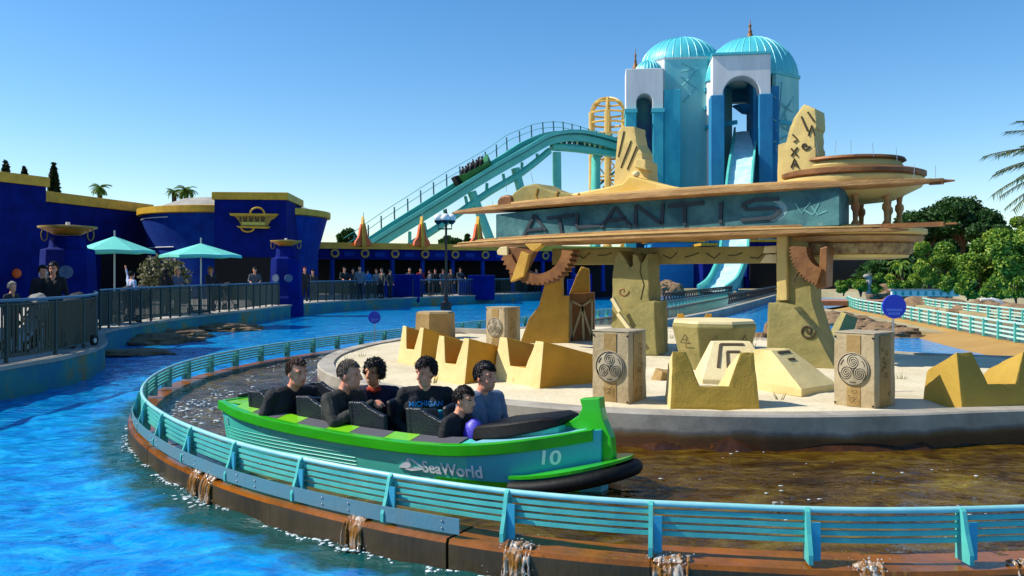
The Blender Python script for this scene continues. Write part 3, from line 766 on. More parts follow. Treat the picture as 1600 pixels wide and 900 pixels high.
# ridge ornaments on top
slab([(886, 304), (940, 294), (972, 286), (984, 274), (1005, 280), (1030, 287), (1085, 297), (1085, 305), (886, 309)], .3, .5, m_yellow, 'ridge', smooth=50, bevel=.03)
b = MB(); b.sphere(MP.at(994, 272, .25), .072, 14, 10, (1.0, 1, .85)); b.build('knob', m_cream, mon, smooth=180)
cr = slab([(788, 326), (792, 312), (803, 300), (816, 291), (836, 286), (846, 292), (862, 298), (895, 302), (932, 304), (932, 318), (860, 322)], .3, .65, m_olive, 'serpent_body', bevel=.04, smooth=50)
slab([(777, 322), (776, 314), (781, 307), (790, 304), (799, 306), (800, 326), (786, 326)], .34, .6, m_bronze, 'serpent_head', cr, bevel=.04, smooth=50)
for x in (840, 872, 905):
    strokes([[(x, 294 + (x - 840) * .12), (x - 3, 306), (x + 2, 318)]], .31, .016, cr, 'body_ridge', m_ochre)
# gears
def gear(cx, cy, ro, ri, a0, a1, off, th, name, teeth=True, nt=14):
    b = MB(); pts = []; n = nt * 4; th *= KI
    for k in range(n + 1):
        a = a0 + (a1 - a0) * k / n; rr = ro + ((3.5 if k % 4 in (1, 2) else 0) if teeth else 0); pts.append(MP.at(cx + rr * math.cos(a), cy + rr * math.sin(a), off))
    ins = [MP.at(cx + ri * math.cos(a1 + (a0 - a1) * k / n), cy + ri * math.sin(a1 + (a0 - a1) * k / n), off) for k in range(n + 1)]
    rings = [[p for p in pts], [p - MP.n3 * th for p in pts]]; m = len(pts); vs = pts + ins[::-1] + [p - MP.n3 * th for p in pts] + [p - MP.n3 * th for p in ins[::-1]]
    fs = []
    for k in range(m - 1):
        fs += [(k, k + 1, m + k + 1, m + k), (2 * m + k, 2 * m + k + 1, 3 * m + k + 1, 3 * m + k), (k, k + 1, 2 * m + k + 1, 2 * m + k), (m + k, m + k + 1, 3 * m + k + 1, 3 * m + k)]
    fs += [(0, m, 3 * m, 2 * m), (m - 1, 2 * m - 1, 4 * m - 1, 3 * m - 1)]
    b.add(vs, fs); return b.build(name, m_bronze, mon)
g1 = gear(838, 388, 54, 40, .05, math.pi * .93, .55, .22, 'gear', nt=20)
slab([(793, 386), (838, 386), (822, 418), (812, 434), (797, 440)], .5, .14, m_bronze, 'gear_web', g1)
slab([(814, 392), (826, 398), (818, 432), (797, 441)], .6, .1, m_ochre, 'pointer', g1)
slab([(776, 392), (781, 386), (792, 385), (793, 400), (777, 398)], .55, .16, m_cream, 'claw', g1)
g2 = gear(1294, 388, 58, 34, math.pi * .6, math.pi * 1.02, .5, .25, 'gear', nt=14)
slab([(1281, 388), (1293, 384), (1291, 448), (1276, 452), (1270, 440), (1279, 428)], .42, .3, m_bronze, 'gear_web', g2)
# turret of discs at the right
TC = (5.12 * KI, 12.9 * KI)
def disc(prof, name, mat, parent=mon, n=48): b = MB(); b.lathe([(r_ * KI, mz(z_)) for r_, z_ in prof], (TC[0], TC[1], 0), n); return b.build(name, mat, parent, smooth=35)
d1 = disc([(.25, 3.08), (.62, 3.12), (.98, 3.3), (1.02, 3.36), (1.02, 3.42), (.98, 3.46), (.3, 3.5)], 'upper_disc', m_sandstone)
disc([(1.0, 3.44), (1.05, 3.465), (1.05, 3.52), (.96, 3.55), (.3, 3.55)], 'disc_rim', m_bronze, d1)
d1b = disc([(.72, 3.55), (.74, 3.62), (.7, 3.68), (.3, 3.7)], 'disc_drum', m_sandstone, d1)
disc([(.74, 3.68), (.78, 3.7), (.76, 3.735), (.2, 3.75)], 'disc_cap', m_bronze, d1)
d2 = disc([(.55, 2.24), (.8, 2.26), (.82, 2.3)], 'lower_disc', m_sandstone)
disc([(.8, 2.3), (.86, 2.32), (.88, 2.46), (.86, 2.48)], 'frieze_band', M('carved_frieze', '#a98f5a', '#6a4a2c', 9, rough=.85, bump=.9, bscale=16), d2)
disc([(.86, 2.48), (1.0, 2.5), (1.02, 2.56), (1.0, 2.58)], 'disc_rim', m_wood, d2)
disc([(.98, 2.58), (1.06, 2.61), (1.06, 2.67), (.95, 2.72), (.3, 2.74)], 'disc_lip', m_sandstone, d2)
slab([(1236, 268), (1240, 264), (1318, 262), (1318, 275), (1236, 284)], -.2, .5, m_bronze, 'bracket', d1)
slab([(1256, 266), (1258, 244), (1270, 242), (1296, 262), (1296, 266)], -.25, .5, m_yellow, 'bracket', d1)
slab([(1238, 378), (1238, 366), (1330, 362), (1330, 376)], .1, .7, m_wood, 'bracket', d2)
for k in range(9):
    a = 2 * math.pi * k / 9 + .25; c = Vector((TC[0] + .68 * KI * math.cos(a), TC[1] + .68 * KI * math.sin(a), 0)); b = MB()
    b.lathe([(r_ * KI, mz(z_)) for r_, z_ in [(.075, 2.72), (.06, 2.76), (.035, 2.8), (.04, 2.92), (.065, 2.97), (.06, 3.03), (.035, 3.06), (.045, 3.14), (.08, 3.22)]], c, 10); b.build('column', M('column_terracotta', '#9c6038', '#b98a50', 4, rough=.8), d1, smooth=50)
# thin bird-deterrent wires
b = MB()
for px, py in ((770, 330), (791, 300), (833, 286), (868, 297), (1278, 242), (1305, 240), (1330, 240), (1365, 245), (1428, 278), (1462, 281), (1402, 252)):
    p = MP.at(px, py); b.tube([p, p + Vector((rng.uniform(-.05, .05), 0, .22))], .004, 4)
b.build('wire', m_steel, mon)
# ------------------------------------------------------------------ blocks and pillars lying on the sand
SZ = ISZ - .05
def base(px, py): d = (EYE - ISZ) * F / (py - HY); return Vector(((px - HX) / F * d, d, SZ))
def notch_block(loc, rz, w, h, dp, label, bk=.64, nb=.42, mat_f=None, mat_s=None, tl=.46):
    w, h, dp = w * KI, h * KI, dp * KI; o = thing('notched_block', label, 'block', loc, 'notched blocks on the sand island', rz)
    P = [(-.5, 0), (-tl, 1), (-.3, 1), (-.16, nb), (.16, nb), (.3, 1), (tl, 1), (.5, 0)]
    def ring(y, kz, kx, bat): return [Vector((x * w * kx, y + bat * z * h * .16, z * h * kz)) for x, z in P]
    b = MB(); b.loft([ring(-dp * .0, 1, 1, 1), ring(dp, bk, .96, -.6)]); b.mi = []
    q = b.build('body', [mat_f or m_cream, mat_s or m_yellow], o, bevel=.012)
    weather(q, .006, 6, 3.0, len(label)); q.data.update()
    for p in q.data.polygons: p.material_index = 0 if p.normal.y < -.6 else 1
    return o
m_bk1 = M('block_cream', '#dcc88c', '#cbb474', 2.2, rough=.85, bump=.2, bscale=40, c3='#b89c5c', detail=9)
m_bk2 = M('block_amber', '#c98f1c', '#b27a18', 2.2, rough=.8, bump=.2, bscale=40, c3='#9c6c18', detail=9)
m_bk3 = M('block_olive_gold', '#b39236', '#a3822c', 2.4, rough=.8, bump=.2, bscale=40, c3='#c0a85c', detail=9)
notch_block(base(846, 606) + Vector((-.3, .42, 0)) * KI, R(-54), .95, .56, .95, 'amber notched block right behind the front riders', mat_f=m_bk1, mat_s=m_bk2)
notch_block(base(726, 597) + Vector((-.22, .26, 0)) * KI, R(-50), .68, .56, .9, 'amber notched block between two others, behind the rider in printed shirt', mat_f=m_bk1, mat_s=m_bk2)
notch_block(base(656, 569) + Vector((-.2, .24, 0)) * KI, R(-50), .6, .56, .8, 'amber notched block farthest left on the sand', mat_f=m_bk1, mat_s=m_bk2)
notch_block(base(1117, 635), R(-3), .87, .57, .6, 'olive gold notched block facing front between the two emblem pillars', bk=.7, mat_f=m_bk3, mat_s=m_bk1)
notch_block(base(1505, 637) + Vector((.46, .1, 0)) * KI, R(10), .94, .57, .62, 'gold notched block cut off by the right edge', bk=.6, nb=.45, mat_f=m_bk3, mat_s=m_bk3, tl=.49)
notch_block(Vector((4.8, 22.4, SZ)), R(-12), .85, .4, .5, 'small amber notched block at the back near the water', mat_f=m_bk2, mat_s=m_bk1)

def emblem(parent, w, y, z, r, mat=None):
    b = MB(); b.lathe([(r, 0), (r, .012), (r * .97, .016)], n=32); e = b.build('emblem', m_silver, parent, smooth=40); e.location = (0, y, z); e.rotation_euler = (R(90), 0, 0)
    t = MB()
    t.tube([(r * .93 * math.cos(a), r * .95 * math.sin(a), .018) for a in [2 * math.pi * k / 36 for k in range(36)]], .0045, 5, closed=True)
    for k in range(3):
        a0 = R(90 + 120 * k); c = Vector((.47 * r * math.cos(a0), .47 * r * math.sin(a0), .018))
        for ph in (0, math.pi):          # two interleaved lines winding into each whorl
            t.tube([c + Vector((r * .42 * (1 - .92 * q / 44) * math.cos(a0 + 2.6 + ph + 3.1 * math.pi * q / 44), r * .42 * (1 - .92 * q / 44) * math.sin(a0 + 2.6 + ph + 3.1 * math.pi * q / 44), 0)) for q in range(45)], .0036, 5)
        st = c + Vector((r * .42 * math.cos(a0 + 2.6), r * .42 * math.sin(a0 + 2.6), 0)); a1 = a0 + R(120)
        t.tube([st, Vector((.16 * r * math.cos(a0 + 1.0), .16 * r * math.sin(a0 + 1.0), .018)), Vector((.05 * r * math.cos(a1), .05 * r * math.sin(a1), .018))], .0045, 5)
        t.tube([Vector((.78 * r * math.cos(a0 + 1.05 + .5 * (j / 10 - .5)), .78 * r * math.sin(a0 + 1.05 + .5 * (j / 10 - .5)), .018)) for j in range(11)], .0045, 5)
    s_ = t.build('spiral_relief', M('emblem_line', '#2e2618', rough=.9), e)
    return e
def relief(parent, x, y, z, w, h, seed):
    q = random.Random(seed); t = MB()
    for k in range(7):
        cx, cz = x + q.uniform(-w, w) * .35, z + q.uniform(-h, h) * .4; rr = q.uniform(.02, .05); a0 = q.uniform(0, 6)
        t.tube([Vector((cx + rr * (1 - .7 * i / 16) * math.cos(a0 + 7 * i / 16), y, cz + rr * (1 - .7 * i / 16) * math.sin(a0 + 7 * i / 16))) for i in range(17)], .006, 4)
    return t
def pillar(loc, rz, w, h, label, full=True, seed=0):
    w, h = w * KI, h * KI; o = thing('emblem_pillar', label, 'pillar', loc, 'carved stone pillars on the sand island', rz)
    b = MB(); b.box((0, 0, h / 2), (w, w, h), taper=.985); weather(b.build('shaft', m_pillar, o, bevel=.01), .004, 7, 5.0, seed)
    b = MB(); b.box((0, 0, h + .008), (w * 1.0, w * 1.0, .016)); b.build('cap', m_silver, o, bevel=.004)
    b = MB(); b.box((0, -w / 2 - .001, h / 2), (w * .34, .01, h * .96)); b.build('front_band', m_pillar2, o, bevel=.003)
    b = MB(); b.box((w / 2 + .001, 0, h / 2), (.01, w * .5, h * .96)); sb_ = b.build('side_band', m_pillar2, o, bevel=.003)
    emblem(o, w, -w / 2 - .004, h * .52, w * .39)
    t = relief(o, 0, 0, h * .5, w * .5, h * .8, seed); t.v = [(w / 2 + .006, -p[0], p[2]) for p in t.v]; t.build('side_relief', M('relief_brown', '#6e5830', rough=.8), o)
    t = relief(o, 0, -w / 2 - .005, h * .16, w * .3, h * .2, seed + 5); t.build('front_relief', m_pillar2, o)
    for zx in (-.46, .46):
        for zz in (.05, .95):
            b = MB(); b.sphere((zx * w, -w / 2, zz * h), .012, 8, 5); b.build('bolt', m_black, o)
    return o
pillar(base(973, 627) + Vector((0, .26, 0)) * KI, R(-34), .42, .74, 'stone pillar with spiral emblem just behind the prow of the boat', seed=1)
pillar(base(1366, 634) + Vector((.02, .28, 0)) * KI, R(-50), .43, .74, 'stone pillar with spiral emblem below the blue sign on the right', seed=2)
pillar(base(786, 541) + Vector((0, .2, 0)) * KI, R(-40), .44, .72, 'stone pillar with spiral emblem farther back, left of the ochre fins', seed=3)
o = thing('hexagonal_drum', 'low brown hexagonal stone drum at the far left of the sand', 'drum', (-1.78, 19.8, SZ))
b = MB(); b.lathe([(.48, 0), (.46, .6), (.41, .62)], n=6, a0=.3); b.build('body', m_pillar2, o, bevel=.015)
b = MB(); b.lathe([(.42, .62), (.41, .635)], n=6, a0=.3); b.build('cap', m_pillar, o)
o = thing('octagonal_drum', 'broad olive octagonal altar drum between the monument legs', 'drum', (3.18, 13.45, SZ))
b = MB(); b.lathe([(.46, 0), (.6, .34), (.69, .71), (.665, .755)], n=8, a0=.2); b.build('body', m_olive, o, bevel=.015)
b = MB(); b.lathe([(.67, .755), (.65, .8), (.46, .8)], n=8, a0=.2); b.build('cap', m_cream, o, bevel=.008)
for k in (-1, 0, 1):
    a = -1.57 + .785 * k + .2 - .39; c = Vector((.63 * math.cos(a), .63 * math.sin(a), .46)); u = Vector((-math.sin(a), math.cos(a), 0))
    t = MB(); t.tube([c - u * .09, c + Vector((0, 0, .13)), c + u * .09, c - u * .09], .007, 4); t.tube([c - u * .04 + Vector((0, 0, .05)), c + u * .04 + Vector((0, 0, .05))], .006, 4); t.build('carving', m_carve, o)
def wedge(loc, rz, w, d, h, label, slots):
    w, d, h = w * KI, d * KI, h * KI; o = thing('carved_wedge', label, 'block', loc, None, rz)
    b = MB(); b.loft([[Vector((-w / 2, 0, 0)), Vector((w / 2, 0, 0)), Vector((w / 2, d, 0)), Vector((-w / 2, d, 0))], [Vector((-w / 2, 0, .1)), Vector((w / 2, 0, .1)), Vector((w * .46, d, .14)), Vector((-w * .46, d, .14))], [Vector((-w * .27, d * .55, h)), Vector((w * .27, d * .55, h)), Vector((w * .27, d * .8, h)), Vector((-w * .27, d * .8, h))]])
    weather(b.build('body', m_cream if not slots else m_bk1, o, bevel=.012), .004, 6, 4)
    def face(x, t): return Vector((x * (w * .5 + (w * .27 - w * .5) * t) * 2, d * .55 * t - .004, .1 + (h - .1) * t + .006))
    c = MB()
    for k_, q in ((.30, .92), (.14, .72)):
        c = MB()
        if not slots: c.bar(face(-k_, .3), face(-k_, q), .035, .012)
        c.bar(face(-k_, q), face(k_ * .9, q), .035, .012, up=(0, -.7, .7)); c.build('carved_slot', m_carve, o)
    return o
wedge(base(1156, 600) + Vector((0, .05, 0)) * KI, R(-4), .85, .75, .5, 'pale wedge with carved chevron grooves behind the front notched block', False)
wedge(base(1272, 612) + Vector((.1, .1, 0)) * KI, R(38), .7, .9, .46, 'pale tilted wedge with two slots left of the right emblem pillar', True)
# ochre fins and the broken lattice box behind the blocks
def fin_block(name, label, px, d, th, mat, rz=0.0, extra=None):
    pts = [at(x, y, d) for x, y in px]; zmin = min(p.z for p in pts); c = sum(pts, Vector()) / len(pts); c.z = zmin
    o = thing(name, label, 'ruin fragment', c); b = MB(); b.prism([p - c for p in pts], (.12 * th, th, 0)); weather(b.build('body', mat, o, bevel=.012), .008, 5, 2.5); return o, c
def b_y(d): return HY + (EYE - SZ) * F / d
o, c = fin_block('stone_fin', 'tall curved ochre fin standing left of the monument leg', [(812, b_y(18.3)), (826, 498), (842, 478), (846, 462), (852, 440), (864, 417), (878, 421), (880, 462), (889, 462), (889, b_y(18.3))], 18.3, .4, m_ochre)
o2, c2 = fin_block('stone_fin', 'smaller ochre fin standing on the lattice box', [(889, 460), (900, 432), (908, 416), (921, 420), (922, 460)], 19.0, .35, m_ochre)
o3, c3_ = fin_block('lattice_box', 'brown open box with crossed bars beside the ochre fin', [(890, b_y(18.8)), (890, 459), (929, 457), (929, b_y(18.8))], 18.8, .5, m_bronze)
b = MB(); q = [at(892, 470, 18.72), at(910, 479, 18.72), at(925, 468, 18.72), at(912, b_y(18.8) - 3, 18.72), at(893, b_y(18.8) - 4, 18.72), at(925, b_y(18.8) - 6, 18.72)]
for i, j in ((0, 1), (1, 2), (1, 3), (0, 4), (2, 5), (1, 4), (1, 5)): b.bar(q[i] - c3_, q[j] - c3_, .05, .04, up=(0, 1, 0))
b.build('cross_bar', m_pillar, o3)
# slab fragments on the sand near the back left, plus a hose
o = thing('stone_slab', 'two pale stone bars lying on the sand by the low drum', 'slab', base(735, 520)); b = MB(); b.bar((-.5, .4, .1), (.5, -.2, .08), .12, .1); b.bar((-.3, .6, .08), (.7, .0, .08), .12, .1); b.build('bar', m_concrete, o)
o = thing('hose_loop', 'black hose looping above the sand behind the right emblem pillar', 'hose', (4.7, 11, ISZ)); b = MB(); b.tube([(-.16 + .02 * k, 0, .28 + .07 * math.sin(math.pi * k / 16)) for k in range(17)] + [(.18, 0, .15), (.2, 0, -.05)], .012, 6); b.build('hose', m_rubber, o)
# round blue signs on poles
def round_sign(loc, r, zc, label, pale=False):
    o = thing('round_sign', label, 'sign', loc, 'round blue signs on thin poles')
    b = MB(); b.tube([(0, .03, 0), (0, .03, zc - r * .6)], .012, 8); b.build('pole', m_steel, o)
    b = MB(); b.tube([(0, -.012, zc), (0, .012, zc)], r, 32); f_ = b.build('face', m_sign, o, bevel=.004)
    t = MB(); q = random.Random(3)
    for row in (0, 1):
        x = -r * (.62 - .12 * row)
        while x < r * (.55 - .12 * row):
            ww = r * q.uniform(.07, .12); t.box((x + ww / 2, -.014, zc - r * (.28 + .3 * row)), (ww, .003, r * .2)); x += ww + r * .04
    t.build('lettering', M('sign_print', '#5f86e8', rough=.4), f_)
    return o
pS = at(1397, 479, 11); round_sign((pS.x, pS.y, SZ), .155, pS.z - SZ, 'round blue sign on a pole behind the right emblem pillar')
pS = at(585, 496, 21.2); round_sign((pS.x, pS.y, -.3), .155, pS.z + .3, 'small round blue sign standing in the pool at the left')

# broken fragments round the right leg
def fragment(px, py, size, rot, mat, label):
    o = thing('stone_fragment', label, 'ruin fragment', base(px, py), 'broken fragments by the right leg'); q = random.Random(px); b = MB(); w, d, h = size
    m = Matrix.Rotation(rot[0], 3, 'X') @ Matrix.Rotation(rot[1], 3, 'Y') @ Matrix.Rotation(rot[2], 3, 'Z')
    b.loft([[m @ Vector((x * w * k, y * d * k, z)) for x, y in ((-.5, -.5), (.4, -.6), (.6, .3), (-.3, .5))] for z, k in ((-.1, 1), (h, .8))]); weather(b.build('body', mat, o, bevel=.01), .012, 5, 3.5, px)
fragment(1312, 520, (.5, .4, .55), (.1, .35, .3), m_olive, 'dark upright fragment just right of the right leg')
fragment(1318, 556, (.35, .3, .3), (-.3, .3, .8), m_cream, 'pale tilted fragment behind the right emblem pillar')
fragment(1292, 545, (.45, .3, .25), (.2, -.3, .2), m_bk1, 'small pale fragment at the foot of the right leg')
fragment(1035, 590, (.35, .3, .16), (.1, .2, .5), m_pillar2, 'small brown fragment behind the front notched block')
# ------------------------------------------------------------------ people
m_skin = M('skin', '#ee9e78', '#de8e6a', 8, rough=.55)
m_skin2 = M('skin_olive', '#d08a5c', '#c07c50', 8, rough=.55)
m_eye = M('eye_dark', '#120c0a', rough=.3)
m_lip = M('lips', '#7c4038', rough=.5)
m_teeth = M('teeth', '#d8d0c4', rough=.4)
def cloth(h, name=None, rough=.85):
    c = srgb(h); return M(name or 'cloth_' + h.strip('#'), h, tuple(x * .75 for x in c), 9, rough=rough, bump=.6, bscale=14)
def hairm(h): return M('hair_' + h.strip('#'), h, tuple(x * .5 for x in srgb(h)), 40, rough=.5, bump=.8, bscale=60)

class Body:
    """overlapping tapered limbs fused into one continuous skin; each face takes the cloth or skin of the limb under it"""
    def __init__(s): s.mb = MB(); s.pr = []
    def cap(s, a, b, ra, rb, t, n=12):
        a = Vector(a); b = Vector(b); ax = b - a; l = ax.length; ax = ax.normalized() if l > 1e-6 else Vector((0, 0, 1))
        u = ax.cross(Vector((0, 0, 1)) if abs(ax.z) < .9 else Vector((1, 0, 0))).normalized(); w = ax.cross(u); rings = []
        for k in range(5): th = math.pi / 2 * (1 - k / 4); rings.append((a - ax * ra * math.sin(th), max(ra * math.cos(th), .001)))
        for k in range(5): th = math.pi / 2 * k / 4; rings.append((b + ax * rb * math.sin(th), max(rb * math.cos(th), .001)))
        s.mb.loft([[c + (u * math.cos(2 * math.pi * i / n) + w * math.sin(2 * math.pi * i / n)) * r for i in range(n)] for c, r in rings])
        s.pr.append((a, b, ra, rb, t))
    def chain(s, pts, rs, t):
        for i in range(len(pts) - 1): s.cap(pts[i], pts[i + 1], rs[i], rs[i + 1], t)
    def ell(s, c, r, t, rot=None, own=True, geo=True):
        rot = rot or Matrix.Identity(3); c = Vector(c)
        if geo:
            b = MB(); b.sphere((0, 0, 0), 1, 16, 10); s.mb.add([c + rot @ Vector((p[0] * r[0], p[1] * r[1], p[2] * r[2])) for p in b.v], b.f)
        if own: s.pr.append((c, rot, r, None, t))
    def fuse(s, name, mats, parent, voxel, loc, rot):
        me = bpy.data.meshes.new(name); me.from_pydata(s.mb.v, [], s.mb.f)
        o = bpy.data.objects.new(name, me); COL.objects.link(o)
        r = o.modifiers.new('r', 'REMESH'); r.mode = 'VOXEL'; r.voxel_size = voxel
        sm = o.modifiers.new('s', 'SMOOTH'); sm.iterations = 3 if voxel < .02 else 2; sm.factor = .5
        dg = bpy.context.evaluated_depsgraph_get(); nm = bpy.data.meshes.new_from_object(o.evaluated_get(dg)); bpy.data.objects.remove(o); bpy.data.meshes.remove(me)
        keys = list(mats); 
        for k in keys: nm.materials.append(mats[k])
        n = len(nm.polygons); C = np.empty(n * 3); nm.polygons.foreach_get('center', C); C = C.reshape(-1, 3)
        best = np.full(n, 1e9); idx = np.zeros(n, int)
        for a, b, ra, rb, t in s.pr:
            if rb is None:
                rot_ = np.array(b); q = (C - np.array(a)) @ rot_; rr = np.array(ra); d = (np.linalg.norm(q / rr, axis=1) - 1) * rr.min()
            else:
                A = np.array(a); B = np.array(b); ab = B - A; tt = np.clip(((C - A) @ ab) / max(ab @ ab, 1e-9), 0, 1); d = np.linalg.norm(C - (A + tt[:, None] * ab), axis=1) - (ra + (rb - ra) * tt)
            w = d < best; best[w] = d[w]; idx[w] = keys.index(t)
        
        if voxel < .012:
            ck = [i for i, k in enumerate(keys) if k in ('top', 'pants', 'sleeve')]; isc = np.isin(idx, ck); vs_ = set()
            for p_ in np.where(isc)[0]: vs_.update(nm.polygons[int(p_)].vertices)
            nv = len(nm.vertices); CO = np.empty(nv * 3); NO = np.empty(nv * 3); nm.vertices.foreach_get('co', CO); nm.vertices.foreach_get('normal', NO); CO = CO.reshape(-1, 3); NO = NO.reshape(-1, 3)
            for i in vs_:
                x_, y_, z_ = CO[i]; g = x_ * 5 + z_ * 11
                CO[i] += NO[i] * (.011 * mnoise.noise((x_ * 9, y_ * 9, g)) + .006 * abs(mnoise.noise((x_ * 24, y_ * 24, g * 2.2))))
            nm.vertices.foreach_set('co', CO.ravel())
        nm.polygons.foreach_set('material_index', idx.astype(np.int32)); nm.polygons.foreach_set('use_smooth', [True] * n); nm.update()
        po = bpy.data.objects.new(name, nm); COL.objects.link(po); po.parent = parent; po.location = loc; po.rotation_euler = rot
        return po

def head(B, c, rot, k=1.0, smile=False, fine=True, glasses=False):
    def P(x, y, z): return c + rot @ Vector((x, y, z)) * k
    B.ell(P(-.012, 0, .025), (.1 * k, .079 * k, .105 * k), 'skin', rot); B.ell(P(.022, 0, -.06), (.07 * k, .058 * k, .07 * k), 'skin', rot)
    B.cap(P(.045, 0, -.1), P(.066, 0, -.098), .03 * k, .02 * k, 'skin')
    if not fine: return
    B.ell(P(.068, .03, .03), (.022, .035, .014), 'skin', rot); B.ell(P(.068, -.03, .03), (.022, .035, .014), 'skin', rot)
    B.cap(P(.086, 0, .018), P(.108, 0, -.03), .011 * k, .017 * k, 'skin'); B.ell(P(.092, 0, -.033), (.016, .022, .011), 'skin', rot)
    for s in (-1, 1):
        B.ell(P(-.01, s * .08, -.01), (.024, .012, .034), 'skin', rot)
        B.ell(P(.05, s * .042, -.035), (.03, .02, .025), 'skin', rot)
        B.ell(P(.08, s * .032, .006), (.018, .015, .0075), 'eye', rot, geo=False)
        B.ell(P(.085, s * .034, .03), (.018, .022, .006), 'hairc', rot, geo=False)
    B.ell(P(.082, 0, -.066), (.014, .024, .008), 'lip', rot)
    if smile: B.ell(P(.088, 0, -.0655), (.014, .018, .0055), 'teeth', rot, geo=False)
    B.pr[-1] = B.pr[-1]

def hair_mesh(style, seed, k=1.0):
    bm = bmesh.new(); bmesh.ops.create_icosphere(bm, subdivisions=5, radius=1)
    R_ = {'short': (.11, .088, .114), 'curly': (.122, .1, .122), 'quiff': (.113, .09, .122), 'crop': (.108, .087, .112), 'back': (.11, .088, .113), 'long': (.118, .098, .13), 'bald': (.107, .087, .11)}[style]
    amp, fq = {'short': (.03, 3), 'curly': (.13, 4.5), 'quiff': (.05, 3), 'crop': (.014, 5), 'back': (.012, 3), 'long': (.06, 4), 'bald': (.03, 6)}[style]
    kill = []
    for v in bm.verts:
        d = v.co.copy().normalized()
        cut = {'short': .25, 'curly': .1, 'quiff': .3, 'crop': .34, 'back': .42, 'long': .12, 'bald': 9}[style]
        low = {'short': -.38, 'curly': -.72, 'quiff': -.4, 'crop': -.35, 'back': -.35, 'long': -.99, 'bald': -.4}[style]
        fr = d.x > .28 and d.z < cut + .25 * abs(d.y) + .08 * mnoise.noise((d.y * 6, seed, 1)); side = (d.x > .12 and d.z < -.05)
        if style == 'bald': fr = d.z > .45 or d.x > .2
        if style == 'curly': fr = d.x > .45 and d.z < .2 + .3 * abs(d.y) and abs(d.y) < .75; side = d.x > .35 and d.z < -.3
        if style == 'long': fr = d.x > .35 and d.z < .35
        if fr or side or d.z < low + .06 * mnoise.noise((d.x * 5, d.y * 5, seed)): kill.append(v)
        n = mnoise.noise(d * fq + Vector((seed * 3.1, 0, 0))) + .5 * mnoise.noise(d * fq * 2.7 + Vector((0, seed, 0))) + .3 * mnoise.noise(d * fq * 6)
        e = 1 + amp * n + (.1 * max(0, d.x) * max(0, d.z) if style == 'quiff' else 0)
        v.co = Vector((d.x * R_[0], d.y * R_[1], d.z * R_[2])) * e * k + Vector((-.014, 0, .026)) * k
        if style == 'long' and d.z < 0 and d.x < .3: v.co.z *= 2.3
    bmesh.ops.delete(bm, geom=kill, context='VERTS')
    bmesh.ops.solidify(bm, geom=bm.faces[:], thickness=-.012 * k) if False else None
    bm.verts.ensure_lookup_table(); q = random.Random(seed); base_v = [v.co.copy() for v in bm.verts]; bm.normal_update(); base_n = [v.normal.copy() for v in bm.verts]
    ll = {'short': .028, 'curly': .034, 'quiff': .034, 'crop': .016, 'back': .03, 'long': .05, 'bald': .015}[style] * k; lift = {'curly': .3, 'quiff': .22}.get(style, .08)
    for _ in range(700 if style != 'long' else 350):
        i = q.randrange(len(base_v)); p = base_v[i]; n = base_n[i]; tn = (Vector((-.8, 0, -.5)) if style in ('back', 'crop', 'long') else Vector((.5, .5, -.7)) if style in ('short', 'quiff') else Vector((q.uniform(-1, 1), q.uniform(-1, 1), q.uniform(-.6, .6)))) + Vector((q.uniform(-.3, .3), q.uniform(-.3, .3), q.uniform(-.25, .25))) * (1.8 if style == 'curly' else 1); tn = (tn - n * tn.dot(n)).normalized(); sd = n.cross(tn) * .005 * k; l = ll * q.uniform(.6, 1.3)
        a = p - n * .004; m = p + tn * l * .5 + n * l * q.uniform(.05, .2); e = p + tn * l + n * l * q.uniform(-.1, lift)
        vv = [bm.verts.new(x) for x in (a - sd, a + sd, m + sd * .8, m - sd * .8, e, m + n * .006)]
        bm.faces.new((vv[0], vv[1], vv[2], vv[3])); bm.faces.new((vv[3], vv[2], vv[4])); bm.faces.new((vv[0], vv[3], vv[5])); bm.faces.new((vv[1], vv[5], vv[2])); bm.faces.new((vv[5], vv[3], vv[4])); bm.faces.new((vv[2], vv[5], vv[4]))
    me = bpy.data.meshes.new('hair'); bm.to_mesh(me); bm.free(); me.polygons.foreach_set('use_smooth', [True] * len(me.polygons)); return me
def hand(B, w, d, up, t='skin', curl=.6, side=1):
    """w wrist, d pointing direction, up back-of-hand normal"""
    w = Vector(w); d = Vector(d).normalized(); up = Vector(up); up = (up - d * up.dot(d)).normalized(); sd = d.cross(up) * side
    for i in range(4): B.cap(w + d * .015 + sd * (i - 1.5) * .012, w + d * .085 + sd * (i - 1.5) * .02, .015, .012, t)
    for i, l in enumerate((.06, .07, .066, .052)):
        a = w + d * .09 + sd * (i - 1.5) * .021; m = a + (d * math.cos(curl * .6) - up * math.sin(curl * .6)) * l * .55; e = m + (d * math.cos(curl * 1.6) - up * math.sin(curl * 1.6)) * l * .5
        B.cap(a, m, .0095, .009, t, 8); B.cap(m, e, .009, .0075, t, 8)
    a = w + d * .03 - sd * .03; m = a + (d * .7 - sd * .7 - up * .2) * .045; B.cap(a, m, .013, .011, t, 8); B.cap(m, m + (d * .9 - sd * .2 - up * .4) * .035, .011, .008, t, 8)

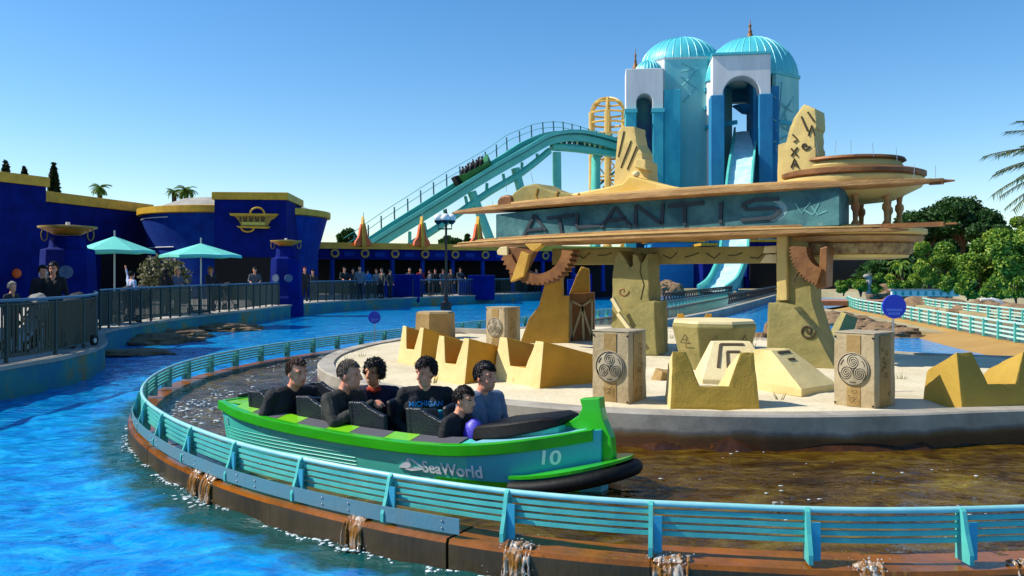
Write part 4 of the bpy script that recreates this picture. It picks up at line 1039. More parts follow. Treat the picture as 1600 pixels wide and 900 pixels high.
def rider(boat, a, y, z, label, top, hairc, style, body_yaw=0, head_yaw=0, head_pitch=0, k=1.0, lean=.06, skin=None, smile=False, arms='lap', collar=None, sleeve=None, pants='#12131a', roll=0, bulk=1.15):
    o = bpy.data.objects.new('person', None); COL.objects.link(o)
    M4 = boat_mx @ Matrix.Translation((a, y, z)) @ Matrix.Rotation(R(body_yaw), 4, 'Z'); o.matrix_world = M4
    tag(o, label, 'person', 'riders in the front boat')
    B = Body(); V = Vector
    def q(x, y_, z_): return V((x + lean * max(0, z_) / .55, y_, z_)) * k
    B.chain([q(0, -.08, .09), q(0, .08, .09)], [.125 * k, .125 * k], 'pants')
    for y_ in (-.07 * bulk, .07 * bulk): B.chain([q(0, y_, .1), q(.0, y_ * .95, .26), q(0, y_ * 1.35, .42), q(-.01, y_ * 1.2, .5)], [.12 * k * bulk, .112 * k * bulk, .114 * k * bulk, .08 * k * bulk], 'top')
    B.chain([q(-.01, -.15, .52), q(-.01, 0, .545), q(-.01, .15, .52)], [.072 * k * bulk, .07 * k, .072 * k * bulk], 'top')
    hk = k * 1.09; hc = q(.045, 0, .745)
    B.cap(q(-.01, 0, .53), q(.02, 0, .67), .062 * k, .052 * k, 'skin')
    if collar: B.chain([q(.05, -.05, .57), q(.075, 0, .55), q(.05, .05, .57)], [.025 * k, .022 * k, .025 * k], 'collar')
    hr = Matrix.Rotation(R(head_yaw), 3, 'Z') @ Matrix.Rotation(R(head_pitch), 3, 'Y') @ Matrix.Rotation(R(roll), 3, 'X'); head(B, hc, hr, hk, smile)
    for s in (-1, 1):
        sh = q(-.01, s * .185 * bulk, .51)
        if arms == 'clasp': el = q(.16, s * .3, .33); wr = q(.37, s * .06, .49)
        elif arms == 'down': el = q(-.02, s * .26 * bulk, .26); wr = q(.18, s * .2, .14)
        else: el = q(.02, s * .255 * bulk, .27); wr = q(.26, s * .13, .22)
        B.chain([sh, el], [.07 * k * bulk, .054 * k * bulk], 'top'); B.chain([el, wr], [.054 * k * bulk, .038 * k], 'sleeve' if sleeve else 'top')
        hand(B, wr, (wr - el) if arms != 'clasp' else V((.5, -s * .7, .1)), V((.2, s * .3, 1)), 'skin', .9 if arms == 'clasp' else .6, s)
        B.chain([q(.02, s * .09, .08), V((.4, s * .11, .19)) * k], [.09 * k, .068 * k], 'pants'); B.chain([V((.4, s * .11, .19)) * k, V((.43, s * .11, -.02)) * k], [.062 * k, .045 * k], 'pants'); B.cap(V((.42, s * .11, -.04)) * k, V((.52, s * .12, -.05)) * k, .04 * k, .032 * k, 'shoe')
    sk = skin or m_skin
    mats = {'skin': sk, 'top': cloth(top), 'pants': cloth(pants), 'shoe': m_rubber, 'eye': m_eye, 'lip': m_lip, 'teeth': m_teeth, 'hairc': hairm(hairc), 'sleeve': cloth(sleeve) if sleeve else cloth(top), 'collar': cloth(collar) if collar else cloth(top)}
    bo = B.fuse('body', mats, o, .0085, (0, 0, 0), (0, 0, 0))
    if style:
        hm = hair_mesh(style, sum(map(ord, label)) % 17, hk); hm.materials.append(hairm(hairc)); ho = bpy.data.objects.new('hair', hm); COL.objects.link(ho); ho.parent = o; ho.location = hc; ho.rotation_euler = hr.to_euler()
    return o, bo

def stander(loc, h, label, top, pants, hairc, style, yaw=0, arm=None, group='people on the walkway', lean=0.0, bag=None):
    """a person standing on the walkway; yaw 0 faces the camera"""
    o = thing('person', label, 'person', loc, group, R(yaw - 90)); k = h / 1.75; V = Vector; B = Body()
    def q(x, y, z): return V((x + lean * max(0, z - .9), y, z)) * k
    for s in (-1, 1):
        B.chain([q(0, s * .09, .92), q(.02, s * .1, .5)], [.095 * k, .07 * k], 'pants'); B.chain([q(.02, s * .1, .5), q(-.02, s * .1, .09)], [.068 * k, .048 * k], 'pants'); B.cap(q(-.02, s * .1, .045), q(.13, s * .115, .04), .045 * k, .038 * k, 'shoe')
        sh = q(0, s * .19, 1.42)
        if arm == 'up' and s == 1: el = q(.1, s * .32, 1.6); wr = q(.1, s * .42, 1.86)
        elif arm == 'rail': el = q(.08, s * .27, 1.17); wr = q(.34, s * .2, 1.1)
        else: el = q(-.02, s * .26, 1.13); wr = q(.08, s * .27, .88)
        B.chain([sh, el], [.06 * k, .047 * k], 'top'); B.chain([el, wr], [.045 * k, .034 * k], 'top'); B.cap(wr, wr + (wr - el).normalized() * .1, .035 * k, .03 * k, 'skin')
    for s in (-1, 1): B.chain([q(0, s * .07, .93), q(0, s * .06, 1.12), q(0, s * .08, 1.32), q(0, s * .1, 1.42)], [.115 * k, .105 * k, .11 * k, .075 * k], 'top')
    B.cap(q(0, 0, 1.42), q(.02, 0, 1.55), .06 * k, .052 * k, 'skin'); hc = q(.03, 0, 1.64); head(B, hc, Matrix.Identity(3), k, fine=h > 1.3)
    if bag: B.ell(q(-.16, 0, 1.2), (.1, .15, .2), 'bag')
    mats = {'skin': m_skin, 'top': cloth(top), 'pants': cloth(pants), 'shoe': m_rubber, 'bag': cloth(bag) if bag else m_rubber, 'eye': m_eye, 'lip': m_lip, 'hairc': hairm(hairc)}
    B.fuse('body', mats, o, .022, (0, 0, 0), (0, 0, 0))
    hm = hair_mesh(style, sum(map(ord, label)) % 13, k * 1.04); hm.materials.append(hairm(hairc)); ho = bpy.data.objects.new('hair', hm); COL.objects.link(ho); ho.parent = o; ho.location = hc
    return o
# ------------------------------------------------------------------ the boat in the channel
S0 = Vector((-2.9, 9.6, CZ - .01)); HD = -32.1
boat_mx = Matrix.Translation(S0) @ Matrix.Rotation(R(HD), 4, 'Z')
boat = thing('ride_boat', 'green and teal ride boat carrying six riders along the brown channel', 'boat', S0, None, R(HD))
ST = [(0, .43, .46), (.12, .5, .445), (.4, .575, .415), (.8, .63, .385), (1.3, .665, .36), (2.0, .68, .34), (2.7, .67, .335), (3.2, .63, .35), (3.55, .54, .385), (3.85, .42, .43), (4.1, .27, .475), (4.25, .16, .505), (4.36, .045, .53)]
def stn(a):
    for (x0, w0_, z0), (x1, w1_, z1) in zip(ST, ST[1:]):
        if a <= x1: t = max(0, (a - x0) / (x1 - x0)); return w0_ + (w1_ - w0_) * t, z0 + (z1 - z0) * t
    return ST[-1][1:]
def sm(a):   # smoothed station
    ws = [stn(min(4.36, max(0, a + d))) for d in (-.12, -.06, 0, .06, .12)]; return sum(w for w, _ in ws) / 5, sum(z for _, z in ws) / 5
def side_k(z, zg): t = max(0.0, min(1.0, (zg - z) / .45)); return 1 - .16 * t ** 1.3
def hull_pt(a, z, off=0.0, s=-1):
    w, zg = sm(a); return Vector((a, s * (w * side_k(z, zg) + off), z))
AX = [i * .0545 for i in range(81)]
WELL = (.34, 3.32)
b = MB(); rings = []
for a in AX:
    w, zg = sm(a); inside = WELL[0] < a < WELL[1]; iw_ = max(w - .19, .02); fz = .0 if inside else zg - .012; zt = zg; rise = .03 if inside else 0
    zs = [zt, zt - .12, zt - .25, .0, -.14]
    near = [hull_pt(a, z) for z in zs]; farp = [Vector((p.x, -p.y, p.z)) for p in near[::-1]]
    rings.append(near + farp + [Vector((a, iw_, zt + rise)), Vector((a, iw_ - .01, fz)), Vector((a, -iw_ + .01, fz)), Vector((a, -iw_, zt + rise))])
b.loft(rings); hull = b.build('hull', [m_hull, m_hullblue, m_seat], boat, smooth=35)
for p in hull.data.polygons:
    c = p.center; p.material_index = 1 if c.x > 3.3 and c.z > .02 else 0
    if abs(c.y) < .5 and WELL[0] < c.x < WELL[1] and p.normal.z > .3 and c.z < .1: p.material_index = 2
# horizontal strakes on the near side
for k in range(5):
    z = .20 - .036 * k; b = MB(); b.tube([hull_pt(a, z, .002) for a in [.1 + i * .08 for i in range(26)]], .0035, 4); b.build('strake', m_hull, hull)
# gunwale
for s in (-1, 1):
    b = MB(); rr = []
    for a in AX[:-1]:
        w, zg = sm(a); rr.append([Vector((a, s * (w + .028), zg - .085)), Vector((a, s * (w + .034), zg + .012)), Vector((a, s * (w - .03), zg + .02)), Vector((a, s * (w - .03), zg - .02)), Vector((a, s * (w * .97), zg - .09))])
    b.loft(rr); b.build('gunwale', m_green, boat, bevel=.006)
w, zg = sm(0); b = MB(); b.box((-.01, 0, zg - .035), (.06, 2 * w + .05, .1)); b.build('transom_rail', m_green, boat, bevel=.01)
b = MB(); b.box((.16, 0, zg - .002), (.3, .84, .012)); b.build('stern_deck', m_lime, boat)
b = MB(); b.bar((-.03, -.2, zg + .03), (-.03, .46, zg + .05), .03, .03); b.build('stern_bar', m_black, boat)
# ledge panels
xs_ = [.3, .62, 1.02, 1.32, 1.72, 2.02, 2.44, 2.74, 3.24]; 
for s in (-1, 1):
    for k in range(8):
        b = MB(); A_ = [xs_[k] + .004 + (xs_[k + 1] - xs_[k] - .008) * i / 4 for i in range(5)]; n_ = 5; vs = []
        for a in A_: w, zg = sm(a); sk = (.05 if s < 0 else -.05); vs += [Vector((a, s * (w - .035), zg + .016)), Vector((a, s * (w - .195), zg + .047)), Vector((a, s * (w - .195), zg + .025)), Vector((a, s * (w - .035), zg + .002))]
        b.loft([vs[4 * i:4 * i + 4] for i in range(n_)]); b.build('ledge_panel', m_lime if k % 2 == 0 else m_grip, boat)
# bow deck, console pad, prow post, bumper
b = MB(); rr = []
for a in [3.34 + .08 * i for i in range(12)]: w, zg = sm(a); rr.append([Vector((a, -max(w - .05, .012), zg + .004)), Vector((a, -max(w - .05, .012), zg + .016)), Vector((a, max(w - .05, .012), zg + .016)), Vector((a, max(w - .05, .012), zg + .004))])
b.loft(rr); b.build('bow_deck', M('bow_deck_pale_blue', '#8fd0e0', '#7cc4d8', 3, rough=.35), boat)
b = MB(); b.loft([[Vector((x, y_ * wd, z + .0)) for y_, z in ((-1, z0), (-.92, z0 + h), (.92, z0 + h), (1, z0))] for x, wd, z0, h in ((3.2, .33, .36, .09), (3.26, .37, .36, .13), (3.6, .36, .42, .13), (3.9, .28, .50, .11), (4.02, .2, .54, .06))]); b.build('console_pad', m_rubber, boat, bevel=.02, smooth=40)
b = MB(); b.loft([[Vector((x, y_ * wd, z)) for y_, z in ((-1, .3), (-1, z1), (1, z1), (1, .3))] for x, wd, z1 in ((3.34, .30, .37), (3.9, .23, .50), (4.0, .17, .53))]); b.build('console', m_hull, boat)
pr = [(4.30, .1), (4.43, .1), (4.455, .3), (4.44, .46), (4.37, .6), (4.345, .70), (4.335, .79), (4.14, .765), (4.165, .69), (4.13, .62), (4.05, .565), (3.92, .525), (4.1, .5), (4.27, .48), (4.31, .3)]
b = MB(); b.prism([(x, -.05, z) for x, z in pr], (0, .1, 0)); b.build('prow_post', m_green, boat, bevel=.012)
b = MB(); bp = []
for i in range(25):
    t = -math.pi / 2 + math.pi * i / 24; bx = 3.72 + .9 * math.cos(t); by = .5 * math.sin(t); bp.append(Vector((bx, by, .03 + .2 * max(0, (bx - 3.72) / .96) ** 1.4)))
b.tube(bp, .062, 12); b.build('bumper', m_rubber, boat, smooth=60)
b = MB(); top = [p + Vector((-.02, 0, .075)) for p in bp]; b.loft([[p for p in top], [p + Vector((0, 0, .025)) for p in top]]); b.build('bow_platform', m_green, boat)
b = MB(); rr = [[hull_pt(a, -.02, .012), hull_pt(a, .06, .012), hull_pt(a, .06, -.01), hull_pt(a, -.02, -.01)] for a in [3.0 + .1 * i for i in range(13)]]; b.loft(rr); b.build('chine_strip', m_green, boat)
# seats
def seat(k, s, name='seat'):
    a0 = .945 + .71 * k - .42; y0, y1 = (.06, .47) if s > 0 else (-.47, -.06); yo = y1 if s > 0 else y0; yi = y0 if s > 0 else y1
    b = MB(); b.loft([[Vector((a0 - .02 + .0, yi, .0)), Vector((a0 - .02, yo, .0)), Vector((a0 + .05, yo, .0)), Vector((a0 + .05, yi, .0))], [Vector((a0 - .08, yi, .55)), Vector((a0 - .08, yo, .61)), Vector((a0 - .02, yo, .61)), Vector((a0 - .02, yi, .55))]])
    st_ = b.build('seat', m_seat, boat, bevel=.02)
    t = .05; P = [(a0 - .06, .14), (a0 - .1, .61), (a0 + .08, .62), (a0 + .17, .57), (a0 + .29, .53), (a0 + .36, .515), (a0 + .38, .14)]
    b = MB(); b.prism([Vector((x, yo - (t if s > 0 else -t) * 0, z)) for x, z in P], (0, -t if s > 0 else t, 0)); b.build('side_wing', m_seat, st_, bevel=.014)
    b = MB(); b.box((a0 + .24, (y0 + y1) / 2, .04), (.42, .38, .08)); b.build('cushion', m_rubber, st_, bevel=.02)
for k in range(4):
    for s in (-1, 1): seat(k, s)
b = MB(); b.prism([(2.28, -.12, .1), (2.32, -.12, .47), (2.5, -.12, .5), (2.56, -.12, .1)], (0, .34, 0)); b.build('knee_panel', m_hullblue, boat, bevel=.03)
# lettering on the near side
def hull_text(s, size, a0, z0, mat, depth=.002, slant=0.0, sx=1.0):
    me = text_mesh(s, size, depth)
    for v in me.vertices: c = v.co; a = a0 + c.x * sx + slant * c.y; z = z0 + c.y; p = hull_pt(a, z, .009 + c.z); v.co = p
    me.materials.clear(); me.materials.append(mat); o = bpy.data.objects.new('lettering', me); COL.objects.link(o); o.parent = hull; return o
hull_text('SeaWorld', .15, 3.17, .135, m_print, sx=.95)
hull_text('10', .17, 4.0, .285, m_print, slant=.12)
hull_text('10', .12, .1, .26, m_print2, sx=.6)
b = MB()
for sh in ([(2.62, .10), (2.72, .105), (2.76, .13), (2.74, .205), (2.70, .16), (2.66, .14)], [(2.745, .205), (2.80, .19), (2.9, .125), (2.87, .13), (2.80, .165)], [(2.68, .092), (2.76, .085), (2.90, .112), (2.84, .122), (2.76, .115)]):
    f_ = [hull_pt(a, z, .012) for a, z in sh]; b.loft([f_, [hull_pt(a, z, .001) for a, z in sh]])
b.build('leaping_emblem', m_print, hull)
# riders
row = lambda k: .945 + .71 * k - .17
zs_ = .085
r1, _ = rider(boat, row(0), -.26, zs_ - .03, 'rider in black jacket with slicked back hair in the rearmost row', '#181b20', '#4a2c1c', 'back', head_yaw=6, k=1.03, lean=.14, arms='lap', body_yaw=-14, roll=4, head_pitch=6)
r2, _ = rider(boat, row(1), -.27, zs_ - .02, 'balding rider in dark jacket with clasped hands, second row', '#2c2e28', '#6a5a4c', 'crop', head_yaw=10, k=1.03, lean=.1, arms='clasp', body_yaw=8)
r3, _ = rider(boat, row(1) + .05, .26, zs_, 'smiling rider with dark curly hair and red collar on the far side', '#1c1630', '#120d0c', 'curly', head_yaw=-35, body_yaw=-48, k=.97, skin=m_skin2, smile=True, arms='lap', collar='#b8321c')
r4, r4b = rider(boat, row(2) + .02, .26, zs_ + .03, 'teenage rider in black printed shirt looking backwards', '#15161c', '#241410', 'quiff', head_yaw=-46, body_yaw=-48, k=.99, arms='down', head_pitch=8)
r5, _ = rider(boat, row(3), -.26, zs_ - .03, 'young boy rider in black jacket nearest the camera in the front row', '#14141a', '#36241a', 'short', head_yaw=0, k=.86, bulk=1.0, lean=.12, arms='lap')
r6, _ = rider(boat, row(3) - .02, .25, zs_ + .02, 'rider in blue grey hooded sweatshirt at the far side of the front row', '#66768e', '#120c0e', 'short', head_yaw=6, k=1.0, lean=.04, arms='lap', body_yaw=-12)
b = MB(); b.tube([(-.07, -.1, .5), (-.1, 0, .5), (-.07, .1, .5), (.02, .12, .52)], .045, 8); b.build('hood', cloth('#66768e'), r6, smooth=60)
# blue and gold print on the shirt, wrapped on the chest
from mathutils.bvhtree import BVHTree
def chest_print(person, body, s, size, z, mat, y0=0.0):
    bvh = BVHTree.FromPolygons([v.co.copy() for v in body.data.vertices], [tuple(p.vertices) for p in body.data.polygons]); me = text_mesh(s, size, .001)
    for v in me.vertices:
        y = v.co.x + y0; zz = z + v.co.y; h = bvh.ray_cast(Vector((.6, y, zz)), Vector((-1, 0, 0))); v.co = (h[0] + Vector((.004, 0, 0))) if h[0] is not None else Vector((.1, y, zz))
    me.materials.clear(); me.materials.append(mat); o = bpy.data.objects.new('shirt_print', me); COL.objects.link(o); o.parent = person
chest_print(r4, r4b, 'MICHIGAN', .07, .43, M('print_blue', '#58b0f0', rough=.7)); chest_print(r4, r4b, 'WWWWW', .062, .35, M('print_olive', '#8a8a2a', rough=.7)) if False else None
b = MB()
bv = BVHTree.FromPolygons([v.co.copy() for v in r4b.data.vertices], [tuple(p.vertices) for p in r4b.data.polygons])
for k in range(12):
    y = -.11 + .02 * k; h = bv.ray_cast(Vector((.6, y, .36)), Vector((-1, 0, 0)))
    if h[0] is not None: b.box(h[0] + Vector((.002, 0, -.003 * k)), (.004, .011, .085))
b.build('shirt_stripe', M('print_gold', '#a8a02c', rough=.7), r4)
# purple bag on the boy's lap
bag = thing('lap_bag', 'bright purple bag beside the boy in the front row', 'bag', boat_mx @ Vector((row(3) + .27, -.25, .2)), None, R(HD))
b = MB(); b.sphere((0, 0, .16), .15, 16, 12, (.75, .55, 1.15)); ob = b.build('bag_body', cloth('#4a3fc0', 'purple_nylon', .45), bag, smooth=180)
for v in ob.data.vertices: v.co += v.co.normalized() * .02 * mnoise.noise(v.co * 14)
# ------------------------------------------------------------------ buildings at the left
def zat(y, d): return EYE - (y - HY) / F * d
def xat(px, d): return (px - HX) / F * d
def wall_mass(name, label, A, B, depth, ztop, trim, mat=None, mat2=None, z0=DZ):
    """building mass on a front line A-B with a gold coping"""
    A = Vector(A); B = Vector(B); u = (B - A).normalized(); n = Vector((-u.y, u.x))
    if n.y < 0: n = -n
    o = thing(name, label, 'building', v3((A + B) / 2, z0)); oo = v3((A + B) / 2, z0)
    b = MB(); q = [v3(A, z0), v3(B, z0), v3(B + n * depth, z0), v3(A + n * depth, z0)]; b.prism([p - oo for p in q], (0, 0, ztop - trim - z0)); b.build('wall', mat or m_navy, o)
    e = .12; q = [A - u * e - n * e, B + u * e - n * e, B + u * e + n * depth, A - u * e + n * depth]; b = MB(); b.prism([v3(p, ztop - trim) - oo for p in q], (0, 0, trim)); b.build('coping', mat2 or m_gold, o, bevel=.02)
    return o, oo, u, n
bA, *_ = wall_mass('navy_building', 'navy stucco building with gold coping at the far left edge', (xat(-60, 36), 36), (xat(72, 40), 40), 12, zat(277, 40), .45)
b = MB(); oc = Vector(bA.location); b.sphere(at(26, 427, 38.3) - oc, .22, 12, 8, (1, .3, 1)); b.build('medallion', m_orange, bA, smooth=180)
b = MB(); b.box(Vector((-18.2, 14.5, DZ + 3.2)) - oc, (5.5, 17, 6.4)); b.build('side_wing', m_navy, bA); b = MB(); b.box(Vector((-18.2, 14.5, DZ + 6.65)) - oc, (5.8, 17.3, .5)); b.build('unseen_wing_coping', m_gold, bA)  # unseen wing left of the frame, added to shade the near deck
bB, oB, uB, nB = wall_mass('navy_building', 'long low navy wall with gold coping behind the left parasol', (xat(70, 44), 44), (xat(236, 53), 53), 8, zat(310, 48.5), .55)
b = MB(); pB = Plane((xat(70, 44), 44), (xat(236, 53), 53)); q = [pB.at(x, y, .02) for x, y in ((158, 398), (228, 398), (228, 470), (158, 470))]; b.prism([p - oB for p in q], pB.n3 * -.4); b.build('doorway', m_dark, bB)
# round drum building with the sign block
dr = thing('round_building', 'round blue building with gold rim flaring outwards at the top', 'building', (-16.8, 52, DZ))
b = MB(); b.lathe([(4.85, 0), (4.85, 2.7), (5.0, 3.3), (5.4, 4.75)], n=64); b.build('wall', m_navy2, dr, smooth=40)
b = MB(); b.lathe([(5.35, 4.75), (5.6, 4.8), (5.6, 5.15), (5.3, 5.2)], n=64); b.build('rim', m_gold, dr, smooth=40)
for zz, rr in ((4.55, 5.36), (2.9, 4.93)):
    b = MB(); b.tube([Vector((rr * math.cos(a), rr * math.sin(a), zz)) for a in [R(185 + 60 * k / 20) for k in range(21)]], .03, 5); b.build('pale_line', m_tower, dr)
b = MB(); b.lathe([(5.2, 5.05), (3.2, 5.8), (.3, 6.0)], n=40, caps=True); b.build('roof', m_concrete, dr, smooth=60)
sb, oS, uS, nS = wall_mass('sign_block', 'navy block with gold coping carrying a bowl shaped gold sign', (xat(335, 45.5), 45.5), (xat(447, 45.8), 45.8), 5, zat(300, 45.5), .4, m_navy)
pS_ = Plane((xat(335, 45.5), 45.5), (xat(447, 45.8), 45.8))
def on(px, off, th, name, mat, parent, pl, o0, bevel=0): b = MB(); b.prism([pl.at(x, y, off) - o0 for x, y in px], pl.n3 * -th); return b.build(name, mat, parent, bevel=bevel)
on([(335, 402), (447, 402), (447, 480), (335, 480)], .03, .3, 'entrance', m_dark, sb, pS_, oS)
gs = thing('bowl_sign', 'gold bowl shaped wall sign on the navy block', 'sign', pS_.at(393, 345, .3)); oG = Vector(gs.location)
m_gold2 = M('sign_gold', '#a8882c', '#8f7224', 4, rough=.55)
on([(363, 336), (370, 341), (374, 347), (377, 353), (418, 353), (423, 344), (430, 340), (433, 336)], .2, .15, 'bowl', m_gold2, gs, pS_, oG)
on([(358, 333), (434, 334), (432, 337), (360, 337)], .32, .3, 'top_bar', m_gold, gs, pS_, oG); on([(369, 353), (421, 354), (419, 357), (373, 356)], .32, .3, 'foot_bar', m_gold, gs, pS_, oG)
on([(378, 347), (414, 347.5), (414, 352), (378, 351.5)], .24, .05, 'name_plate', M('pale_gold', '#c8bc4c', rough=.5), gs, pS_, oG)
b = MB(); b.tube([pS_.at(402 + 11 * math.cos(a), 334 - 9.5 * math.sin(a), .2) - oG for a in [math.pi * k / 16 for k in range(17)]], .05, 6); b.tube([pS_.at(387 + 10 * math.cos(a), 356 + 6 * math.sin(a), .2) - oG for a in [math.pi * k / 12 for k in range(13)]], .05, 6); b.build('ring', m_gold, gs)
b = MB()
for k in range(9): x = 376 + 4.6 * k; b.bar(pS_.at(x, 339, .22) - oG, pS_.at(x + (1.2 if k % 2 else -1), 346, .22) - oG, .06, .06)
b.build('raised_mark', m_carve, gs)
# low colonnade
PA, PB = (xat(488, 55.6), 55.6), (xat(985, 67), 67); cP = Plane(PA, PB)
cl = thing('colonnade', 'long low navy colonnade with gold coping and round medallions', 'building', v3(Vector(PA), DZ)); oC = Vector(cl.location)
on([(488, 388), (985, 394), (985, 410), (488, 404)], 0, 4, 'fascia', m_navy, cl, cP, oC)
on([(488, 378), (985, 386), (985, 394), (488, 388)], .2, 4.4, 'coping', m_gold, cl, cP, oC)
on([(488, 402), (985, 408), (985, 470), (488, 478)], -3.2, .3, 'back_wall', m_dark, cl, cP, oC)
colm = None
for k in range(10):
    px = 519 + 47 * k; pb = cP.at(px, 440, -.2); b = MB(); b.lathe([(.22, 0), (.22, .15), (.16, .2), (.15, 2.9), (.24, 3.1)], (pb.x - oC.x, pb.y - oC.y, 0), 10); b.build('column', m_navy2, cl, smooth=50)
    c = cP.at(px + 4, 395.5 + k * .55, .03) - oC; b = MB(); b.tube([c, c + cP.n3 * .08], .3, 14); q_ = b.build('medallion', m_gold2, cl); b = MB(); b.tube([c + cP.n3 * .08, c + cP.n3 * .12], .16, 10); b.build('boss', m_navy, q_)
    if k < 9:
        b = MB(); c = cP.at(px + 27, 397 + k * .55, .03) - oC; b.bar(c - cP.u3 * .35, c + cP.u3 * .35, .06, .3); b.build('plaque', m_navy2, cl)
for x, lab in ((568, 'leftmost orange spire on the colonnade roof'), (660, 'middle orange spire on the colonnade roof beside the lamp'), (748, 'orange spire on the colonnade roof partly behind the lower blade')):
    q = cP.at(x, 384, .5); o = thing('orange_spire', lab, 'ornament', q, 'orange spires on the colonnade')
    d_ = q.y; k_ = d_ / F
    prof = [(-14, 0), (-12, -7), (-7, -14), (-5, -26), (-3, -34), (3, -34), (5, -26), (7, -14), (12, -7), (14, 0)]
    b = MB(); b.prism([cP.u3 * (x_ * k_) + Vector((0, 0, -y_ * k_)) for x_, y_ in prof], cP.n3 * -.35); b.build('flare', m_orange, o)
    b = MB(); b.prism([cP.u3 * (x_ * k_) + Vector((0, 0, -y_ * k_)) + cP.n3 * .1 for x_, y_ in ((-3, 2), (-2, -30), (0, -46), (2, -30), (3, 2))], cP.n3 * -.5); b.build('gold_rib', m_gold, o)
    b = MB(); b.tube([Vector((0, 0, 44 * k_)), Vector((0, 0, 52 * k_))], .02, 5); b.build('needle', m_steel, o)
# pedestals with gold bowls
def pedestal(px, d, w, ytop, ybase, label, bowl_w):
    x = xat(px, d); zt = zat(ytop, d); zb = zat(ybase, d); o = thing('bowl_pedestal', label, 'pedestal', (x, d, zb)); h = zt - zb; W = w / F * d / 2
    b = MB(); b.lathe([(W * 1.1, 0), (W * 1.08, h * .3), (W, h * .32), (W * .92, h * .82), (W * .66, h * .84), (W * .6, h * .96), (W * .5, h * .97)], n=8, a0=.39); b.build('shaft', m_navy, o, bevel=.02)
    BW = bowl_w / F * d / 2; b = MB(); b.lathe([(W * .45, h * .99), (BW * .6, h + BW * .05), (BW * .92, h + BW * .2)], n=24); b.build('bowl', M('bowl_amber', '#d08c1a', '#b8660f', 5, rough=.5), o, smooth=50)
    b = MB(); b.lathe([(BW * .9, h + BW * .2), (BW, h + BW * .22), (BW, h + BW * .29), (BW * .4, h + BW * .33)], n=24); b.build('rim', m_gold2, o, smooth=40)
    for s in (-1, 1):
        b = MB(); b.tube([Vector((s * BW * (.86 + .12 * math.cos(a)), -.02, h + BW * (-.02 + .22 * math.sin(a)))) for a in [2 * math.pi * k / 14 for k in range(14)]], .018, 5, closed=True); b.build('handle', m_gold2, o)
    b = MB(); b.tube([(0, 0, h + BW * .3), (0, 0, h + BW * .45)], .06, 8); b.build('lamp_cap', m_white, o)
    for s in (-1, 1):
        a = R(-90 + 24 * s); c = Vector((W * .93 * math.cos(a), W * .93 * math.sin(a), h * .56)); nn = Vector((math.cos(a), math.sin(a), 0)); b = MB(); b.tube([c - nn * .02, c + nn * .06], W * .24, 16); b.build('medallion', M('dull_medallion', '#3c5476', '#54687e', 8, rough=.7, bump=.8, bscale=20), o)
    return o
pedestal(106, 24.5, 84, 366, 500, 'navy pedestal with wide gold bowl at the left beside the first parasol', 84)
pedestal(447, 39.6, 50, 383, 500, 'navy pedestal with small gold bowl standing at the pool edge', 48)
# low blue walls at the pool edge
for (x0, x1, y0, d, dp, lab) in ((616, 655, 429, 50.5, 2.2, 'stepped blue wall block at the pool edge left of the lamp'), (731, 772, 430, 55, 3, 'plain blue wall block at the pool edge right of the lamp'), (900, 925, 428, 62, 2, 'dark blue wall block far back by the monument leg')):
    o = thing('wall_block', lab, 'wall', (xat((x0 + x1) / 2, d), d, DZ - .3)); w_ = (x1 - x0) / F * d; h_ = zat(y0, d) - DZ + .3
    b = MB(); b.box((0, dp / 2, h_ / 2), (w_, dp, h_)); b.build('wall', m_navy, o, bevel=.02)
    b = MB(); b.box((-w_ * .5 - .3, dp * .5, h_ * .38), (.6, dp * .9, h_ * .76)); b.build('step', m_navy2, o, bevel=.02)
# parasols
def parasol(px, d, ytop, yrim, w, label):
    x = xat(px, d); o = thing('parasol', label, 'parasol', (x, d, DZ), 'aqua parasols'); zt = zat(ytop, d) - DZ; zr = zat(yrim, d) - DZ; W = w / F * d / 2; n = 6
    b = MB(); rim = []; 
    for k in range(n):
        a0 = 2 * math.pi * k / n + .35; a1 = 2 * math.pi * (k + 1) / n + .35; p0 = Vector((W * math.cos(a0), W * math.sin(a0), zr)); p1 = Vector((W * math.cos(a1), W * math.sin(a1), zr)); tp = Vector((0, 0, zt)); mid = (p0 + p1) / 2 * .97; mid.z = zr + .03
        b.add([tp, p0, mid, p1, p0 - Vector((0, 0, .1)), mid - Vector((0, 0, .1)), p1 - Vector((0, 0, .1))], [(0, 1, 2), (0, 2, 3), (1, 4, 5, 2), (2, 5, 6, 3)])
    b.build('canopy', m_umbrella, o, fix=False)
    b = MB(); b.tube([(0, 0, 0), (0, 0, zt + .2)], .03, 8); b.build('pole', m_steel, o)
    for k in range(n): a = 2 * math.pi * k / n + .35; b = MB(); b.tube([(0, 0, zt - .1), (W * .98 * math.cos(a), W * .98 * math.sin(a), zr - .02)], .012, 4); b.build('rib', m_steel, o)
    b = MB(); b.lathe([(.35, 0), (.33, .08), (.06, .12)], n=16); b.build('base', m_black, o)
parasol(179, 30, 369, 392, 118, 'aqua parasol nearer the left edge'); parasol(314, 31.5, 380, 399, 122, 'aqua parasol in front of the sign block')
# shrub by the wall
o = thing('shrub', 'pale flowering shrub between the two parasols', 'shrub', (xat(258, 38), 38, DZ)); b = MB()
for k in range(5): b.tube([(0, 0, 0), (rng.uniform(-.5, .5), rng.uniform(-.3, .3), 1.0), (rng.uniform(-.8, .8), rng.uniform(-.5, .5), 1.8)], [.05, .03, .015], 5)
b.build('stem', m_bark, o); leaves('foliage', [((-.1, 0, 1.5), (1.0, .7, .8)), ((.45, -.1, 1.1), (.8, .6, .8)), ((-.5, 0, 1.0), (.6, .5, .6))], 2600, .11, l_grey, o, 3)
